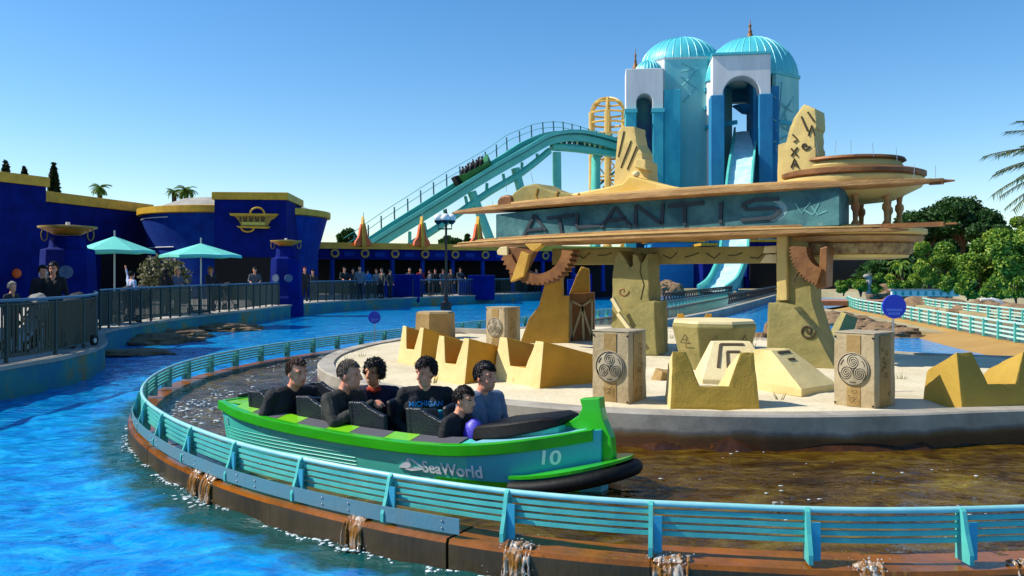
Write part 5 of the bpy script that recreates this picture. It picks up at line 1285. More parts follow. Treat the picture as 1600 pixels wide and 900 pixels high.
# lamp post with globes
pl_ = at(697, 475, 46); o = thing('lamp_post', 'black lamp post with two white globes at the pool edge', 'street lamp', (pl_.x, 46, .1)); hL = zat(336, 46) - .1
b = MB(); b.lathe([(.3, -.3), (.3, .3), (.14, .4), (.1, .9), (.07, 1.0), (.06, hL - .1), (.1, hL), (.03, hL + .35)], n=12); b.build('post', m_black, o, smooth=50)
b = MB(); b.tube([(-.42, 0, hL - .45), (-.42, 0, hL - .75), (.3, 0, hL - .75), (.3, 0, hL - .45)], .04, 6); b.tube([(0, -.3, hL - .45), (0, -.3, hL - .75), (0, .3, hL - .75), (0, .3, hL - .45)], .04, 6); b.build('arm', m_black, o)
for x, y in ((-.42, 0), (.3, 0), (0, -.3)):
    b = MB(); b.sphere((x, y, hL - .16), .24, 16, 10, (1, 1, .95)); g_o = b.build('globe', m_globe, o, smooth=180); b = MB(); b.lathe([(.08, hL - .5), (.2, hL - .38), (.22, hL - .3)], (x, y, 0), 12); b.build('cup', m_black, g_o)
# railings along the walkway
def railing(label, pts, h, spacing, parent_name='railing', pr=.017, top=.028, dark=m_fence, post_every=8, z=DZ + .012):
    o = thing(parent_name, label, 'railing'); pts = resample(pts, .05); pick = MB().tube([(0, 0, .1), (0, 0, h - .06)], pr, 5); pk = None; L_ = 0
    b = MB(); b.tube([v3(p, z + h) for p in pts[::4]], top, 8); b.build('handrail', m_fencerail, o, smooth=60)
    b = MB(); b.tube([v3(p, z + h - .07) for p in pts[::4]], .02, 6); b.build('upper_bar', dark, o); b = MB(); b.tube([v3(p, z + .1) for p in pts[::4]], .02, 6); b.build('lower_bar', dark, o)
    pm = MB().box((0, 0, h / 2), (.05, .05, h)); po = None; st = max(1, int(spacing / .05)); k = 0
    for i in range(0, len(pts), st):
        if k % post_every == 0:
            if po is None: po = pm.build('post', dark, o); po.location = v3(pts[i], z)
            else: place('post', po.data, o, v3(pts[i], z))
        elif pk is None: pk = pick.build('picket', dark, o); pk.location = v3(pts[i], z)
        else: place('picket', pk.data, o, v3(pts[i], z))
        k += 1
    return o
dki = offset2(dk, -.16)
def seg(y0, y1): return [p for p in dki if y0 <= p.y <= y1]
railing('dark green picket railing on the curved terrace nearest at the left', seg(9, 20.6), 1.02, .1, pr=.02, post_every=14)
railing('picket railing with pale handrail along the parasol terrace', seg(21.6, 38.3), 1.02, .15)
railing('picket railing right of the small bowl pedestal', seg(41, 48.2), 1.02, .15)
railing('far picket railing behind the lamp post', seg(50, 62), 1.02, .2)
# ------------------------------------------------------------------ towers, lift track, lattice tower, slide
def cube_tower(px, d, wpx, ytop, name, label):
    return
def arch_block(o, c, w, dp, z0, z1, zs, aw, mat, rz, name, lower=None, zl=None):
    """a box pier with an arched opening through its front: built as two jambs and a head"""
    rot = Matrix.Rotation(rz, 3, 'Z'); n = 14
    def P(x, y, z): return c + rot @ Vector((x, y, 0)) + Vector((0, 0, z))
    arc = [(-aw / 2 * math.cos(math.pi * k / n), zs + aw / 2 * math.sin(math.pi * k / n)) for k in range(n + 1)]
    out = [(-w / 2, z0)] + [(-w / 2, z1), (w / 2, z1), (w / 2, z0), (aw / 2, z0)] + arc[::-1] + [(-aw / 2, z0)]
    b = MB(); b.prism([P(x, -dp / 2, z) for x, z in out], rot @ Vector((0, dp, 0))); return b.build(name, mat, o, bevel=.06)
def dome(o, c, r, zb, h, nrib, name='dome', mat=m_dome):
    b = MB(); prof = [(r * math.cos(math.pi / 2 * k / 12), zb + h * math.sin(math.pi / 2 * k / 12)) for k in range(12)] + [(.05, zb + h)]
    b.lathe(prof, c, 48); d_ = b.build(name, mat, o, smooth=60)
    for k in range(nrib):
        a = 2 * math.pi * k / nrib; t = MB(); t.tube([c + Vector((r * math.cos(th) * math.cos(a), r * math.cos(th) * math.sin(a), zb + h * math.sin(th))) for th in [math.pi / 2 * q / 10 for q in range(11)]], .055, 4); t.build('rib', m_domerib, d_)
    return d_
def finial(o, p, h, r=.28):
    b = MB(); b.lathe([(r * 1.6, 0), (r * 1.1, h * .15), (r * .6, h * .3), (r * .8, h * .34), (r * .35, h * .5), (r * .5, h * .62), (r * .6, h * .66), (r * .2, h * .75), (.03, h)], p, 10); return b.build('finial', m_bronze, o, smooth=50)
DT = 92.0
k_ = DT / F
# right tower: octagonal shaft, big arched portal towards the pool, dome
def tower(cx, d, R_, ysh, label, dome_h, ydome_top, z0=.4):
    c = Vector((xat(cx, d), d, 0)); o = thing('domed_tower', label, 'tower', (c.x, c.y, z0)); return o, c
tR, cR = tower(1172, 92, 5, 110, 'taller domed tower with a great arch and a water slide pouring out', 0, 0); oR = Vector((cR.x, cR.y, .4)); zc = Vector((0, 0, 0))
zsh = zat(112, 92) - .4
RT = 74 * k_
b = MB(); 
# shaft as separate wall panels so that the arch stays open
rzT = R(-8)
def TP(x, y, z): return Matrix.Rotation(rzT, 3, 'Z') @ Vector((x, y, 0)) + Vector((0, 0, z))
def panel(o, pts, z0, z1, name, mat, th=.5, bevel=.05):
    """vertical wall panel on a plan segment, thickened inwards"""
    (x0, y0), (x1, y1) = pts; t = Vector((x1 - x0, y1 - y0, 0)).normalized(); n = Vector((-t.y, t.x, 0)); 
    if n.dot(Vector((x0 + x1, y0 + y1, 0))) > 0: n = -n
    a = Vector((x0, y0, 0)); b_ = Vector((x1, y1, 0)); mb = MB(); mb.prism([TP(p.x, p.y, z0) for p in (a, b_, b_ + n * th, a + n * th)], (0, 0, z1 - z0)); return mb.build(name, mat, o, bevel=bevel)
oc8 = [(RT * math.cos(R(22.5 + 45 * k)), RT * math.sin(R(22.5 + 45 * k))) for k in range(8)]
zsR = zat(110, 87) - .4; zband = zat(205, 92) - .4
m_towerR = M('tower_shade_aqua', '#6fb3c6', '#83bccb', .2, rough=.8)
for k in range(8):
    if k in (5, 1): continue        # the portal bay and the bay behind it stand open
    p0, p1 = oc8[k], oc8[(k + 1) % 8]; mt = m_tower if k in (3, 4) else m_towersea
    if k == 4: p1 = (p0[0] + (p1[0] - p0[0]) * .4, p0[1] + (p1[1] - p0[1]) * .4)
    w_ = panel(tR, (p0, p1), 0, zsR, 'shaft_wall', mt)
# portal block in front
yF = -RT * math.cos(R(22.5)) - .6; dP = 86.5; kP = dP / F; xP = -1.7; zP = zat(88, dP) - .4; zj = zat(150, dP) - .4
arch_block(tR, TP(xP, yF, 0), 88 * kP, 2.2, zj, zP, zj + .1, 56 * kP, m_tower, rzT, 'portal_head')
for s in (-1, 1):
    b = MB(); w_ = 19 * kP; x_ = xP + s * (57 * kP / 2 + w_ / 2 - .1); b.box(TP(x_, yF - .1, zj / 2), (w_ * 1.1, 2.5, zj), rzT); b.build('portal_jamb', m_towerdeep, tR, bevel=.08)
b = MB(); b.box(TP(xP + 53 * kP, yF + 1.0, (zat(135, dP) - .4) / 2), (12 * kP, 2.4, zat(135, dP) - .4), rzT); b.build('buttress', m_towerdeep, tR, bevel=.08)
b = MB(); b.box(TP(xP, yF, zP + .12), (90 * kP, 2.6, .25), rzT); b.build('portal_cornice', m_dome, tR)
dome(tR, zc + Vector((0, 0, 0)), RT * .97, zsR - .1, zat(58, 92) - .4 - zsR, 34)
b = MB(); b.lathe([(RT * 1.0, zsR - .35), (RT * 1.03, zsR - .3), (RT * 1.03, zsR), (RT * .95, zsR + .05)], n=8, a0=R(22.5) + rzT); b.build('cornice', m_dome, tR)
finial(tR, Vector((0, 0, zat(60, 92) - .4)), 30 * k_, .3)
b = MB(); b.box(TP(0, RT * .55, (zat(236, 94) - .4) / 2), (70 * k_, 1, zat(236, 94) - .4), rzT); b.build('inner_wall', m_towerdeep, tR)
b = MB(); b.box(TP(0, RT * .6, (zat(100, 94) + zat(158, 94)) / 2 - .4), (70 * k_, 1, zat(100, 94) - zat(158, 94)), rzT); b.build('inner_lintel', m_towerdeep, tR)
for k in (3, 4, 6, 7): (x0, y0), (x1, y1) = oc8[k], oc8[(k + 1) % 8]; b = MB(); b.bar(TP(x0 * 1.01, y0 * 1.01, zband + .2), TP(x1 * 1.01, y1 * 1.01, zband + .2), .3, .4); b.build('string_course', m_towerblue, tR)
for s in (-1, 1): b = MB(); b.box(TP(xP + s * (57 * kP / 2 - .15), yF + 3.6, (zP - .4) / 2), (.5, 5.4, zP - .8), rzT); b.build('passage_wall', m_towerdeep, tR)
b = MB(); q = TP(.6, -.4, zat(174, 92) - .4); b.lathe([(.2, -.5), (1.6, -.3), (2.6, .5), (2.4, .55), (1.5, .1)], q, 20, squash=(1, .6)); b.build('spill_basin', m_towerdeep, tR, smooth=50)
b = MB(); b.tube([TP(.0, -1.6, zat(172, 92) - .4), TP(-.1, -2.2, zat(185, 92) - .4), TP(.1, -2.3, zat(255, 92) - .4)], [.12, .1, .16], 6); b.build('water_jet', m_foam, tR)
b = MB()
for (x0, y0, x1, y1) in ((1208, 150, 1246, 182), (1246, 138, 1212, 205), (1208, 186, 1246, 214), (1222, 128, 1212, 238), (1239, 150, 1241, 236), (1209, 222, 1246, 206), (1226, 176, 1240, 228)):
    pl = Plane((cR.x + oc8[6][0] * 1.0, cR.y + oc8[6][1]), (cR.x + oc8[7][0], cR.y + oc8[7][1])); b.tube([pl.at(x0, y0, .05) - oR, pl.at(x1, y1, .05) - oR], .07, 4)
b.build('vine_line', M('vine_paint', '#6aaeb6', rough=.8), tR)
# left tower
tL, cL = tower(1064, 97, 5, 110, 'paler domed tower with a tall narrow stained arch at the left', 0, 0); oL = Vector((cL.x, cL.y, .4)); kL = 97 / F
RL = 80 * kL; zsL = zat(85, 90.5) - .4; rzT = R(-6); oc8 = [(RL * math.cos(R(22.5 + 45 * k)), RL * math.sin(R(22.5 + 45 * k))) for k in range(8)]
for k in range(8):
    p0, p1 = oc8[k], oc8[(k + 1) % 8]; panel(tL, (p0, p1), 0, zsL, 'shaft_wall', m_tower if k in (3, 4) else m_towersea)
b = MB(); b.lathe([(RL * 1.0, zsL - .2), (RL * 1.02, zsL), (RL * .8, zsL + .1)], n=8, a0=R(22.5) + rzT); b.build('cornice', m_tower, tL)
dome(tL, Vector((0, 0, 0)), RL * .78, zsL, zat(61, 97) - .4 - zsL, 32)
dQ = 89.5; kQ = dQ / F; yf = -RL * .92 - 1.2; xb = xat(1019, dQ) - cL.x; zB = zat(107, dQ) - .4; za = zat(157, dQ) - .4
arch_block(tL, TP(xb, yf, 0), 58 * kQ, 3.0, za - 1.2, zB, za - .1, 25 * kQ, m_tower, rzT, 'portal_head')
for s in (-1, 1):
    w_ = 17 * kQ; b = MB(); b.box(TP(xb + s * (12.5 * kQ + w_ / 2), yf - .1, (za - 1.2) / 2), (w_, 3.2, za - 1.2), rzT); b.build('portal_jamb', m_towerblue, tL, bevel=.08)
    b = MB(); b.box(TP(xb + s * (12.5 * kQ + w_ / 2), yf - .15, za - 1.1), (w_ * 1.15, 3.4, .4), rzT); b.build('jamb_cap', m_dome, tL)
b = MB(); b.box(TP(xb + 43 * kQ, yf + .4, (zat(140, dQ) - .4) / 2), (26 * kQ, 3.6, zat(140, dQ) - .4), rzT); b.build('buttress', m_towerblue, tL, bevel=.08)
b = MB(); b.box(TP(xb, yf + 1.0, za / 2 + .6), (28 * kQ, .4, za + 1.8), rzT); b.build('stained_panel', M('stained_arch_mural', '#1a2c78', '#1f7a72', .5, rough=.5, c3='#b0602c', lo=.4, hi=.6, stretch=(1, 1, .3)), tL)
dome(tL, TP(xb + .6, yf + 1.4, 0), 22 * kQ, zB, 22 * kQ, 24, 'small_dome')
finial(tL, TP((992 - 1064) * kL, -3, zat(115, 97) - .4), 30 * kL, .22)
b = MB(); b.box(TP((990 - 1064) * kL, -2.5, zat(130, 97) / 2), (14 * kL, 4, zat(130, 97)), rzT); b.build('buttress', m_tower, tL, bevel=.08)
b = MB(); pl = Plane((cL.x + oc8[5][0], cL.y + oc8[5][1]), (cL.x + oc8[6][0], cL.y + oc8[6][1]))
for (x0, y0, x1, y1) in ((1066, 134, 1106, 94), (1064, 112, 1110, 103), (1064, 120, 1098, 146), (1068, 160, 1104, 118), (1066, 98, 1096, 112)): b.tube([pl.at(x0, y0, .06) - oL, pl.at(x1, y1, .06) - oL], .07, 4)
b.tube([pl.at(1088 + 4 * math.cos(a), 115 + 4 * math.sin(a), .06) - oL for a in [2 * math.pi * k / 12 for k in range(12)]], .08, 4, closed=True); b.build('vine_line', M('vine_paint', '#6aaeb6', rough=.8), tL)
for yy in (158, 185): b = MB(); b.box(TP(RL * .5, yf + 1.2, zat(yy, 97) - .4), (26 * kL, 1.2, .4), rzT); b.build('string_course', m_towerblue, tL)
# plinth buildings at the towers' feet
def mass(name, label, x0, x1, y0, y1, d, dp, mat, cat='building', trim=True, extra=None):
    c = Vector((xat((x0 + x1) / 2, d), d, .4)); o = thing(name, label, cat, c); w_ = (x1 - x0) / F * d; h_ = zat(y0, d) - .4; b = MB(); b.box((0, dp / 2, h_ / 2), (w_, dp, h_)); b.build('wall', mat, o, bevel=.05)
    if trim: b = MB(); b.box((0, dp / 2, h_ + .12), (w_ + .4, dp + .4, .24)); b.build('coping', m_gold, o)
    return o, c, w_, h_
mass('plinth_building', 'bright blue plinth building below the left tower', 1020, 1098, 378, 446, 84, 6, M('bright_blue_stucco', '#1f8fd0', '#1a80c4', .4, rough=.75))
mass('plinth_building', 'navy plinth building with gold ledge beside the slide', 1098, 1118, 384, 446, 80, 8, m_navy)
o, c, w_, h_ = mass('plinth_building', 'navy hall with a dark opening right of the slide', 1166, 1240, 378, 446, 82, 10, m_navy)
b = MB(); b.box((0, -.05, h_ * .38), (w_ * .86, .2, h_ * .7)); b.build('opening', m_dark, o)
o, c, w_, h_ = mass('service_building', 'dark low service building under the trees at the right', 1300, 1410, 396, 446, 78, 8, m_black, trim=False)
# slide: chute from the tower's arch down to the channel
sl = thing('splash_slide', 'steep aqua water slide with white rushing water below the arch', 'slide')
cp = [at(1166, 205, 91), at(1162, 235, 87.5), at(1158, 262, 84), at(1155, 290, 81.5), at(1151, 345, 77.5), at(1146, 400, 74), at(1138, 425, 72), at(1128, 444, 70), at(1113, 456, 68)]
cp = catmull(cp, 6); wd = 16.5 * 85 / F
bl = MB(); br = MB(); bw = MB(); rl_, rr_, rw_, rb_ = [], [], [], []
for i, p in enumerate(cp):
    t = (cp[min(i + 1, len(cp) - 1)] - cp[max(i - 1, 0)]).normalized(); sd = t.cross(Vector((0, 0, 1))).normalized(); up = sd.cross(t).normalized()
    if up.z < 0: up = -up
    for s, lst in ((-1, rl_), (1, rr_)): lst.append([p + sd * s * wd - up * .3, p + sd * s * (wd + .2) - up * .3, p + sd * s * (wd + .2) + up * .55, p + sd * s * wd + up * .55])
    rw_.append([p + sd * x * wd + up * (.05 * math.sin(i * 1.7 + x * 5)) for x in (-1, -.6, -.2, .2, .6, 1)]); rb_.append([p - sd * wd - up * .35, p + sd * wd - up * .35, p + sd * wd - up * .2, p - sd * wd - up * .2])
for lst, nm in ((rl_, 'chute_side'), (rr_, 'chute_side')): b = MB(); b.loft(lst); b.build(nm, m_track, sl)
b = MB(); b.loft(rb_); b.build('chute_bed', m_track, sl)
b = MB(); b.loft(rw_, close=False); setting(b.build('rushing_water', m_slide, sl, smooth=180), 'stuff')
for i in (14, 22, 29): p = cp[i]; b = MB(); b.tube([(p.x, p.y, .4), (p.x, p.y, p.z - .3)], .35, 10); b.build('support', m_towerdeep, sl)
# gold lattice tower
lt_ = thing('lattice_tower', 'gold steel lattice tower with a domed cage top', 'tower', (xat(950, 102), 102, .4)); kk = 102 / F; LH = zat(178, 102) - .4; LR = 29 * kk
cols = [(LR * math.cos(R(20 + 60 * q)), LR * math.sin(R(20 + 60 * q))) for q in range(6)]
for x, y in cols: b = MB(); b.tube([(x, y, 0), (x, y, LH)], .28, 8); b.build('column', m_lattice, lt_)
lev = [LH * q / 8 for q in range(1, 9)]
for z in lev + [LH - 1.2]: b = MB(); b.tube([Vector((LR * math.cos(R(10 * q)), LR * math.sin(R(10 * q)), z)) for q in range(36)], .14, 5, closed=True); b.build('ring', m_lattice, lt_)
for q in range(6):
    b = MB()
    for j in range(7):
        (x0, y0), (x1, y1) = cols[q], cols[(q + 1) % 6]
        if j % 2: b.tube([(x0, y0, lev[j] - LH / 8), (x1, y1, lev[j])], .09, 4)
        else: b.tube([(x1, y1, lev[j] - LH / 8), (x0, y0, lev[j])], .09, 4)
    b.build('brace', m_lattice, lt_)
    b = MB(); a = R(20 + 60 * q); b.tube([Vector((LR * math.cos(th) * math.cos(a), LR * math.cos(th) * math.sin(a), LH + LR * .85 * math.sin(th))) for th in [math.pi / 2 * w / 8 for w in range(9)]], .16, 5); b.build('dome_rib', m_lattice, lt_)
b = MB(); b.tube([Vector((LR * .75 * math.cos(R(10 * q)), LR * .75 * math.sin(R(10 * q)), LH + LR * .56)) for q in range(36)], .12, 5, closed=True); b.build('dome_ring', m_lattice, lt_)
b = MB(); b.tube([(0, 0, 0), (0, 0, LH * .85)], .3, 8); b.build('stair_core', m_lattice, lt_)
b = MB()
for q in range(5): b.bar((-LR * .7, -.5, LH * .1 + q * 3.2), (LR * .7, -.5, LH * .1 + q * 3.2 + 2.6), 1.0, .25)
b.build('stair_flight', m_trackdark, lt_)
# lift track
tk = thing('lift_track', 'long aqua lift hill track climbing to the towers', 'track')
TPX = [(560, 396, 74), (612, 362, 75), (670, 326, 76.5), (735, 285, 78.5), (800, 247, 80.5), (835, 226, 82), (862, 215, 83), (895, 212, 84.5), (925, 217, 86.5), (962, 227, 90), (1000, 233, 94)]
tp = catmull([at(*p) for p in TPX], 8)
def sweep(prof, name, mat, pts=None, smooth=None):
    b = MB(); rr = []; pts = pts or tp
    for i, p in enumerate(pts):
        t = (pts[min(i + 1, len(pts) - 1)] - pts[max(i - 1, 0)]).normalized(); sd = t.cross(Vector((0, 0, 1))).normalized(); up = sd.cross(t); rr.append([p + sd * x + up * y for x, y in prof])
    b.loft(rr); return b.build(name, mat, tk, smooth=smooth)
sweep([(-.8, -.62), (.8, -.62), (.8, .1), (-.8, .1)], 'box_girder', m_track)
sweep([(1.0, .12), (1.15, .12), (1.15, .46), (1.0, .46)], 'near_trough_side', m_track); sweep([(-1.25, .12), (-1.0, .12), (-1.0, .62), (-1.25, .62)], 'far_trough_side', m_track)
sweep([(-.98, .12), (.98, .12), (.98, .2), (-.98, .2)], 'trough_bed', m_trackdark)
sweep([(.8, .02), (1.02, .02), (1.02, .12), (.8, .12)], 'flange', m_trackdark)
sweep([(-2.3, .3), (-1.3, .3), (-1.3, .4), (-2.3, .4)], 'catwalk', m_trackdark)
rs = resample(tp, 1.55); 
for q, p in enumerate(rs[:-1]):
    t = (rs[q + 1] - p).normalized(); sd = t.cross(Vector((0, 0, 1))).normalized(); b = MB(); b.tube([p - sd * 2.2 + Vector((0, 0, .4)), p - sd * 2.3 + Vector((0, 0, 1.75))], .07, 5); b.build('rail_post', m_trackdark, tk)
for hh in (1.1, 1.65): sweep([(-2.32, hh), (-2.26, hh), (-2.26, hh + .05), (-2.32, hh + .05)], 'hand_rail', m_track)
low = catmull([at(*p) for p in ((640, 384, 75.5), (700, 345, 77), (760, 303, 79), (815, 270, 81), (858, 236, 83))], 6); b = MB(); b.tube(low, .33, 8); b.build('lower_chord', m_track, tk, smooth=60)
for q in range(0, len(low), 3):
    p = low[q]; best = min(tp, key=lambda w: (w.xy - p.xy).length); b = MB(); b.tube([p, best + Vector((0, 0, -1))], .16, 5); b.build('strut', m_track, tk)
hz = catmull([at(862, 229, 83), at(900, 232, 84.5), at(935, 237, 87), at(975, 243, 92)], 5); b = MB(); b.tube(hz, .4, 8); b.build('lower_chord', m_track, tk, smooth=60)
for q in range(len(hz) - 1):
    b = MB(); best = min(tp, key=lambda w: (w.xy - hz[q].xy).length) + Vector((0, 0, -.5)); b2 = min(tp, key=lambda w: (w.xy - hz[q + 1].xy).length) + Vector((0, 0, -.5)); b.tube([hz[q], best], .1, 4); b.tube([hz[q], b2], .1, 4); b.build('web_bar', m_trackdark, tk)
for (x0, y0, x1, y1, d) in ((737, 300, 765, 372, 78.5), (805, 263, 822, 330, 81), (870, 238, 872, 440, 83.5), (932, 242, 932, 440, 88)):
    a = at(x0, y0, d); e = at(x1, y1, d); 
    if e.z > .6: e = a + (e - a) * ((a.z - .4) / (a.z - e.z))
    b = MB(); b.tube([a, e], .42, 10); b.build('support_column', m_track, tk, smooth=60); b = MB(); b.tube([a + Vector((0, 1.6, 0)), e + Vector((0, 5, 0))], .36, 8); b.build('support_column', m_track, tk, smooth=60)
# the boat climbing the lift
i0 = min(range(len(tp)), key=lambda i: (tp[i] - at(728, 289, 78.3)).length); i1 = min(range(len(tp)), key=lambda i: (tp[i] - at(768, 266, 79.5)).length); a, e = tp[i0] + Vector((0, 0, .35)), tp[i1] + Vector((0, 0, .35)); t = (e - a).normalized(); sd = t.cross(Vector((0, 0, 1))).normalized(); up = sd.cross(t)
lbt = thing('ride_boat', 'small green boat full of riders climbing the lift track', 'boat', a)
b = MB(); b.loft([[t * x + sd * w + up * z for w, z in ((-wd_, zt), (-wd_ * .8, -.2), (wd_ * .8, -.2), (wd_, zt))] for x, wd_, zt in ((-.6, .4, .9), (0, .85, .7), (2, .9, .6), ((e - a).length - .6, .85, .7), ((e - a).length, .15, 1.2))]); b.build('hull', M('distant_boat_green', '#1e6a22', rough=.4), lbt)
b = MB(); b.loft([[t * x + sd * w + up * z for w, z in ((-.5, .1), (.5, .1), (.45, .9), (-.45, .9))] for x in (-.9, -.5)]); b.build('bumper', m_rubber, lbt)
for q in range(4):
    for s in (-1, 1):
        p = a + t * (.3 + q * .62) + sd * s * .35 + up * .7; po = thing('person', 'tiny dark rider on the climbing boat, ' + ('near' if s > 0 else 'far') + ' side, ' + ('first', 'second', 'third', 'last')[q] + ' from its tail', 'person', p, 'riders on the climbing boat'); B = Body(); B.chain([(0, 0, -.35), (0, 0, .25)], [.2, .2], 'top'); B.cap((0, 0, .25), (0, 0, .45), .07, .06, 'skin'); B.ell((0, 0, .58), (.11, .1, .14), 'hairc'); B.chain([(0, -.22, .22), (.15, -.3, .45 + .3 * (q % 2))], [.07, .05], 'top'); B.fuse('body', {'top': cloth('#15161c'), 'skin': m_skin, 'hairc': m_eye}, po, .035, (0, 0, 0), (0, 0, 0))
# ------------------------------------------------------------------ trees, rocks, right-hand channel
def tree(name, label, x, d, z0, trunk_h, blobs, n, size, mat, seed, group=None, tr=.2, shell=.5, cat='tree'):
    o = thing(name, label, cat, (x, d, z0), group); q = random.Random(seed); b = MB()
    top = Vector((q.uniform(-.2, .2), 0, trunk_h)); b.tube([(0, 0, -.3), (q.uniform(-.1, .1), 0, trunk_h * .5), top], [tr, tr * .8, tr * .6], 8)
    for c, r in blobs:
        c = Vector(c); m = top.lerp(c, .5) + Vector((0, 0, .1 * r[2])); b.tube([top - Vector((0, 0, trunk_h * .2)), m, c], [tr * .5, tr * .35, tr * .12], 6)
        for w in range(3): e = c + Vector((q.uniform(-1, 1) * r[0] * .7, q.uniform(-1, 1) * r[1] * .7, q.uniform(-.2, .8) * r[2] * .7)); b.tube([m, e], [tr * .25, tr * .06], 5)
    b.build('trunk', m_bark, o, smooth=60); leaves('crown', blobs, n, size, mat, o, seed, shell); return o
def blobset(seed, n, W, H, z0, r0, r1, dep=.6):
    q = random.Random(seed); out = []
    for k in range(n):
        u = q.uniform(-1, 1); z = z0 + H * q.random() * (1 - .45 * abs(u)); r = q.uniform(r0, r1); out.append(((u * W, q.uniform(-1, 1) * W * dep, z), (r, r * .9, r * q.uniform(.65, .85))))
    return out
G1 = 'trees and bushes behind the far bank'
T = [  # name, label, px, d, height px top, half-width px, mat, leafsize
 ('pine_tree', 'dark umbrella pine tallest above the right bank, left of its twin', 1450, 84, 322, 42, l_dark, .32, 16),
 ('pine_tree', 'dark round topped pine standing in the middle of the tree line', 1502, 82, 306, 50, l_dark, .32, 18),
 ('pine_tree', 'dark pine at the right end of the umbrella crowns', 1540, 80, 330, 34, l_dark, .32, 12),
 ('broadleaf_tree', 'dark shrub crown just right of the turret', 1425, 76, 335, 26, l_dark, .3, 8),
 ('broadleaf_tree', 'yellow green tree with thin stem on the far bank, left of the big bushes', 1452, 60, 372, 26, l_light, .2, 9),
 ('broadleaf_tree', 'large mid green bush at the right edge', 1592, 56, 348, 52, l_mid, .22, 16),
 ('broadleaf_tree', 'mid green bush in front of the pines', 1530, 60, 372, 40, l_mid, .22, 14),
 ('broadleaf_tree', 'light green bushy tree between the two mid green bushes', 1560, 64, 356, 34, l_light, .22, 10),
 ('broadleaf_tree', 'low olive bush right of the service building', 1492, 63, 376, 30, l_mid, .2, 9),
 ('broadleaf_tree', 'pale small tree far right on the skyline', 1588, 95, 335, 30, l_mid, .3, 8),
]
for i, (nm, lab, px, d, yt, hw, mt, ls, nb) in enumerate(T):
    k_ = d / F; H = zat(yt, d) - .5; W = hw * k_; rr = W * .42
    if nm == 'pine_tree': bl = blobset(i + 3, nb, W * .8, H * .3, H * .62, rr * .7, rr * 1.15); n = 20000
    else: bl = blobset(i + 3, nb, W * .8, H * .72, H * .12, rr * .7, rr * 1.2); n = 24000
    mx = max(b_[0][2] + b_[1][2] for b_ in bl); bl = [((b_[0][0], b_[0][1], b_[0][2] * H / mx), b_[1]) for b_ in bl]
    tree(nm, lab, xat(px, d), d, .5, H * .55, bl, n, ls * .62, mt, i + 1, G1, tr=.16 if nm != 'pine_tree' else .3)
# a backing row of dark trees so that the wood reads as one depth
for i, (px, d, yt, hw) in enumerate(((1330, 98, 352, 60), (1480, 100, 350, 90), (1600, 90, 372, 70), (1400, 70, 398, 60), (1500, 68, 400, 60))):
    k_ = d / F; H = zat(yt, d) - .5; W = hw * k_; tree('broadleaf_tree', ['dark tree mass seen under the turret', 'dark backing tree behind the umbrella pines', 'dark backing tree at the right edge', 'low dark hedge below the lower disc', 'low dark hedge left of the right edge bushes'][i], xat(px, d), d, .5, H * .5, blobset(40 + i, 18, W * .85, H * .75, H * .1, W * .25, W * .4, .25), 8000, .4, l_dark, 60 + i, G1)
# small plants along the far bank
for i, (px, d, yt, hw, mt) in enumerate(((1318, 62, 428, 14, l_mid), (1345, 60, 424, 12, l_light), (1372, 60, 420, 16, l_mid), (1400, 58, 405, 15, l_light), (1425, 57, 428, 14, l_mid), (1480, 56, 430, 16, l_mid), (1512, 52, 432, 18, l_mid), (1552, 50, 428, 20, l_mid), (1588, 47, 425, 18, l_mid))):
    k_ = d / F; H = zat(yt, d) - .4; W = hw * k_; o = thing('bush', ['low bush by the waterfall wall under the turret', 'yellow green bush left of the grey post', 'green bush right of the grey post', 'pale fan leaved bush left of the thin stemmed tree', 'green bush at the foot of the thin stemmed tree', 'green bush right of the thin stemmed tree', 'low green bush above the rocky bank', 'green bush behind the white hoop', 'low green bush at the right edge'][i], 'bush', (xat(px, d), d, .4), 'bushes along the far bank')
    b = MB()
    for q in range(4): b.tube([(0, 0, -.1), (rng.uniform(-W, W) * .6, rng.uniform(-W, W) * .4, H * .6)], [.05, .02], 5)
    b.build('stem', m_bark, o); leaves('foliage', blobset(80 + i, 6, W * .6, H * .7, H * .2, W * .35, W * .55), 1500, .2, mt, o, 90 + i)
# skyline trees behind the blue buildings
def cypress(px, d, yt, yb, hw, label):
    k_ = d / F; z0 = zat(yb, d); H = zat(yt, d) - DZ; o = thing('cypress_tree', label, 'tree', (xat(px, d), d, DZ), 'cypresses behind the navy buildings'); b = MB(); b.tube([(0, 0, 0), (0, 0, H * .95)], [.18, .03], 6); b.build('trunk', m_bark, o)
    W = hw * k_; hh = zat(yb, d) - DZ; leaves('crown', [((0, 0, H - (H - hh) * (.15 + .8 * j / 7)), (W * (.28 + .72 * (j / 7) ** .7), W * (.28 + .72 * (j / 7) ** .7), (H - hh) * .17)) for j in range(8)], 3500, .2, l_cyp, o, int(px))
cypress(9, 58, 252, 300, 9, 'dark cypress at the far left skyline'); cypress(38, 62, 261, 300, 6, 'smallest dark cypress on the skyline'); cypress(84, 56, 256, 310, 9, 'tall dark cypress right of the two others on the skyline')
